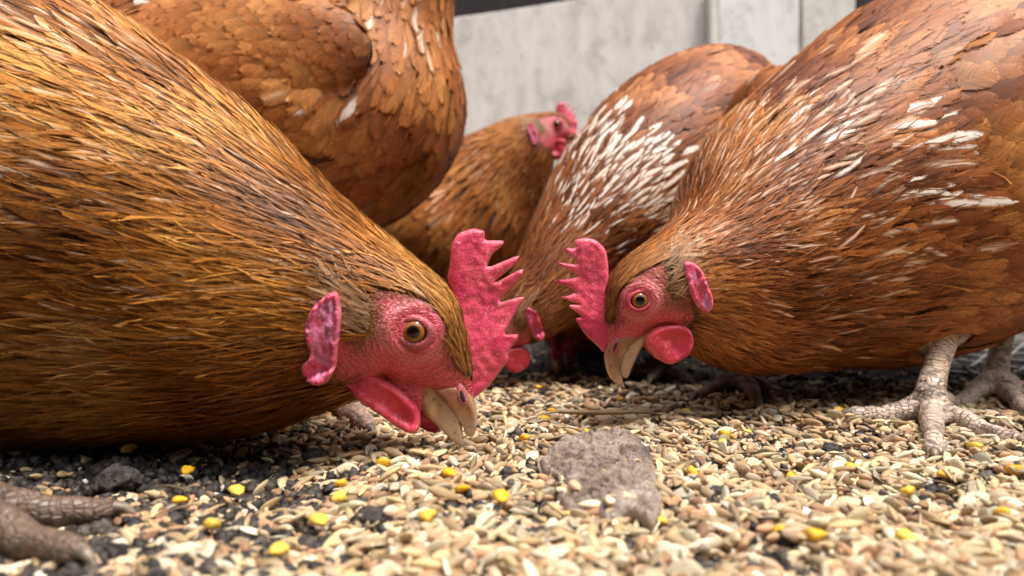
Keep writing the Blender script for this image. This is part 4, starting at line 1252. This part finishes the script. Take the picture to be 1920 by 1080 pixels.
rs_ = np.random.default_rng(19)
for k_ in range(16):
    px = rs_.uniform(250, 1850); py = rs_.uniform(800, 1050); p = gp(px, py); a_ = rs_.uniform(0, 3.14); L_ = rs_.uniform(.006, .016)
    dx, dy = math.cos(a_) * L_ / 2, math.sin(a_) * L_ / 2; z0 = float(gh(p.x, p.y)) + .0062
    o = straw('straw_piece', 'short dry straw piece lying on the grain', [((p.x - dx, p.y - dy, z0), .0003), ((p.x + rs_.normal(0, .0006), p.y, z0 + .0012), .0006), ((p.x + dx, p.y + dy, z0 + rs_.uniform(-.001, .002)), .0003)], .001)
    o['group'] = 'short straw pieces on the grain'

M_CLOD = mat_plain('dark_clod', (.015, .012, .012), (.085, .07, .06), 500, .85, .9, .002)
def clod(px, py, r, label, sd):
    p = gp(px, py)
    v, f = ellipsoid((0, 0, 0), (r, r * .9, r * .65), None, 22, 28)
    dsp = snoise(v, 2.2 / r, sd) * .38 + snoise(v, 6 / r, sd + 3) * .2 + snoise(v, 14 / r, sd + 3) * .1
    v = v * (1 + dsp)[:, None] + np.array([p.x, p.y, r * .5 + .001])
    mesh_obj('soil_clod', v, f, M_CLOD, base=(p.x, p.y, 0), label=label, cat='clod', group='dark clods of soil')
for i, (px, py, r, lb) in enumerate([(955, 842, .0042, 'crumbly dark clod below the left hen\'s beak'), (1345, 955, .0046, 'black clod to the right of the flat stone'), (800, 940, .0036, 'small dark clod left of centre among pale grain'),
                                     (1450, 965, .004, 'dark clod in the grain further right of the stone'), (700, 1000, .005, 'big dark clod near the front, left of the stone'), (1660, 800, .004, 'dark clod behind the right hen\'s front foot toe'),
                                     (590, 870, .0038, 'dark clod under the left hen\'s wattle'), (1000, 1035, .004, 'dark clod in front of the flat stone'), (220, 925, .006, 'large dark clod behind the claw at the lower left'), (1560, 855, .0034, 'small dark clod between the hens to the right')]):
    clod(px, py, r, lb, i * 3.7)

def netting():
    m = mat_plain('grey_plastic', (.20, .19, .18), (.42, .40, .38), 60, .5, .2, .001)
    V = []; Fc = []
    rr = np.random.default_rng(4)
    def hgt(x, y):
        return .004 + .055 * float(smoothf(y, .50, .80)) + .008 * math.sin(x * 19 + y * 9) + .005 * math.sin(y * 41 + x * 13) + .006
    def line(pts, r):
        k = len(V)
        P = np.array(pts); T_ = nrm(np.gradient(P, axis=0)); S_ = nrm(np.cross(T_, [0, 0, 1])); U_ = np.cross(S_, T_)
        for i in range(len(P)):
            for a in range(5):
                an = 2 * math.pi * a / 5; V.append(tuple(P[i] + r * (math.cos(an) * S_[i] + math.sin(an) * U_[i])))
        for i in range(len(P) - 1):
            for a in range(5):
                a2 = (a + 1) % 5; Fc.append((k + i * 5 + a, k + i * 5 + a2, k + (i + 1) * 5 + a2, k + (i + 1) * 5 + a))
    x0, x1, y0, y1 = .17, .66, .45, .82
    for s_ in (1, -1):
        for c0 in np.arange(-.6, 1.6, .021):
            pts = []
            for y in np.linspace(y0, y1, 40):
                x = c0 + s_ * (y - y0) * 1.15 + .005 * math.sin(y * 30 + c0 * 12)
                if x0 + .02 * math.sin(y * 20) < x < x1: pts.append((x, y, hgt(x, y) + .0006 * s_))
            if len(pts) > 3: line(pts, .0011)
    mesh_obj('netting', np.array(V), Fc, m, base=(.4, .6, 0), label='crumpled grey plastic netting on the ground behind the right hen\'s legs', cat='netting')
netting()
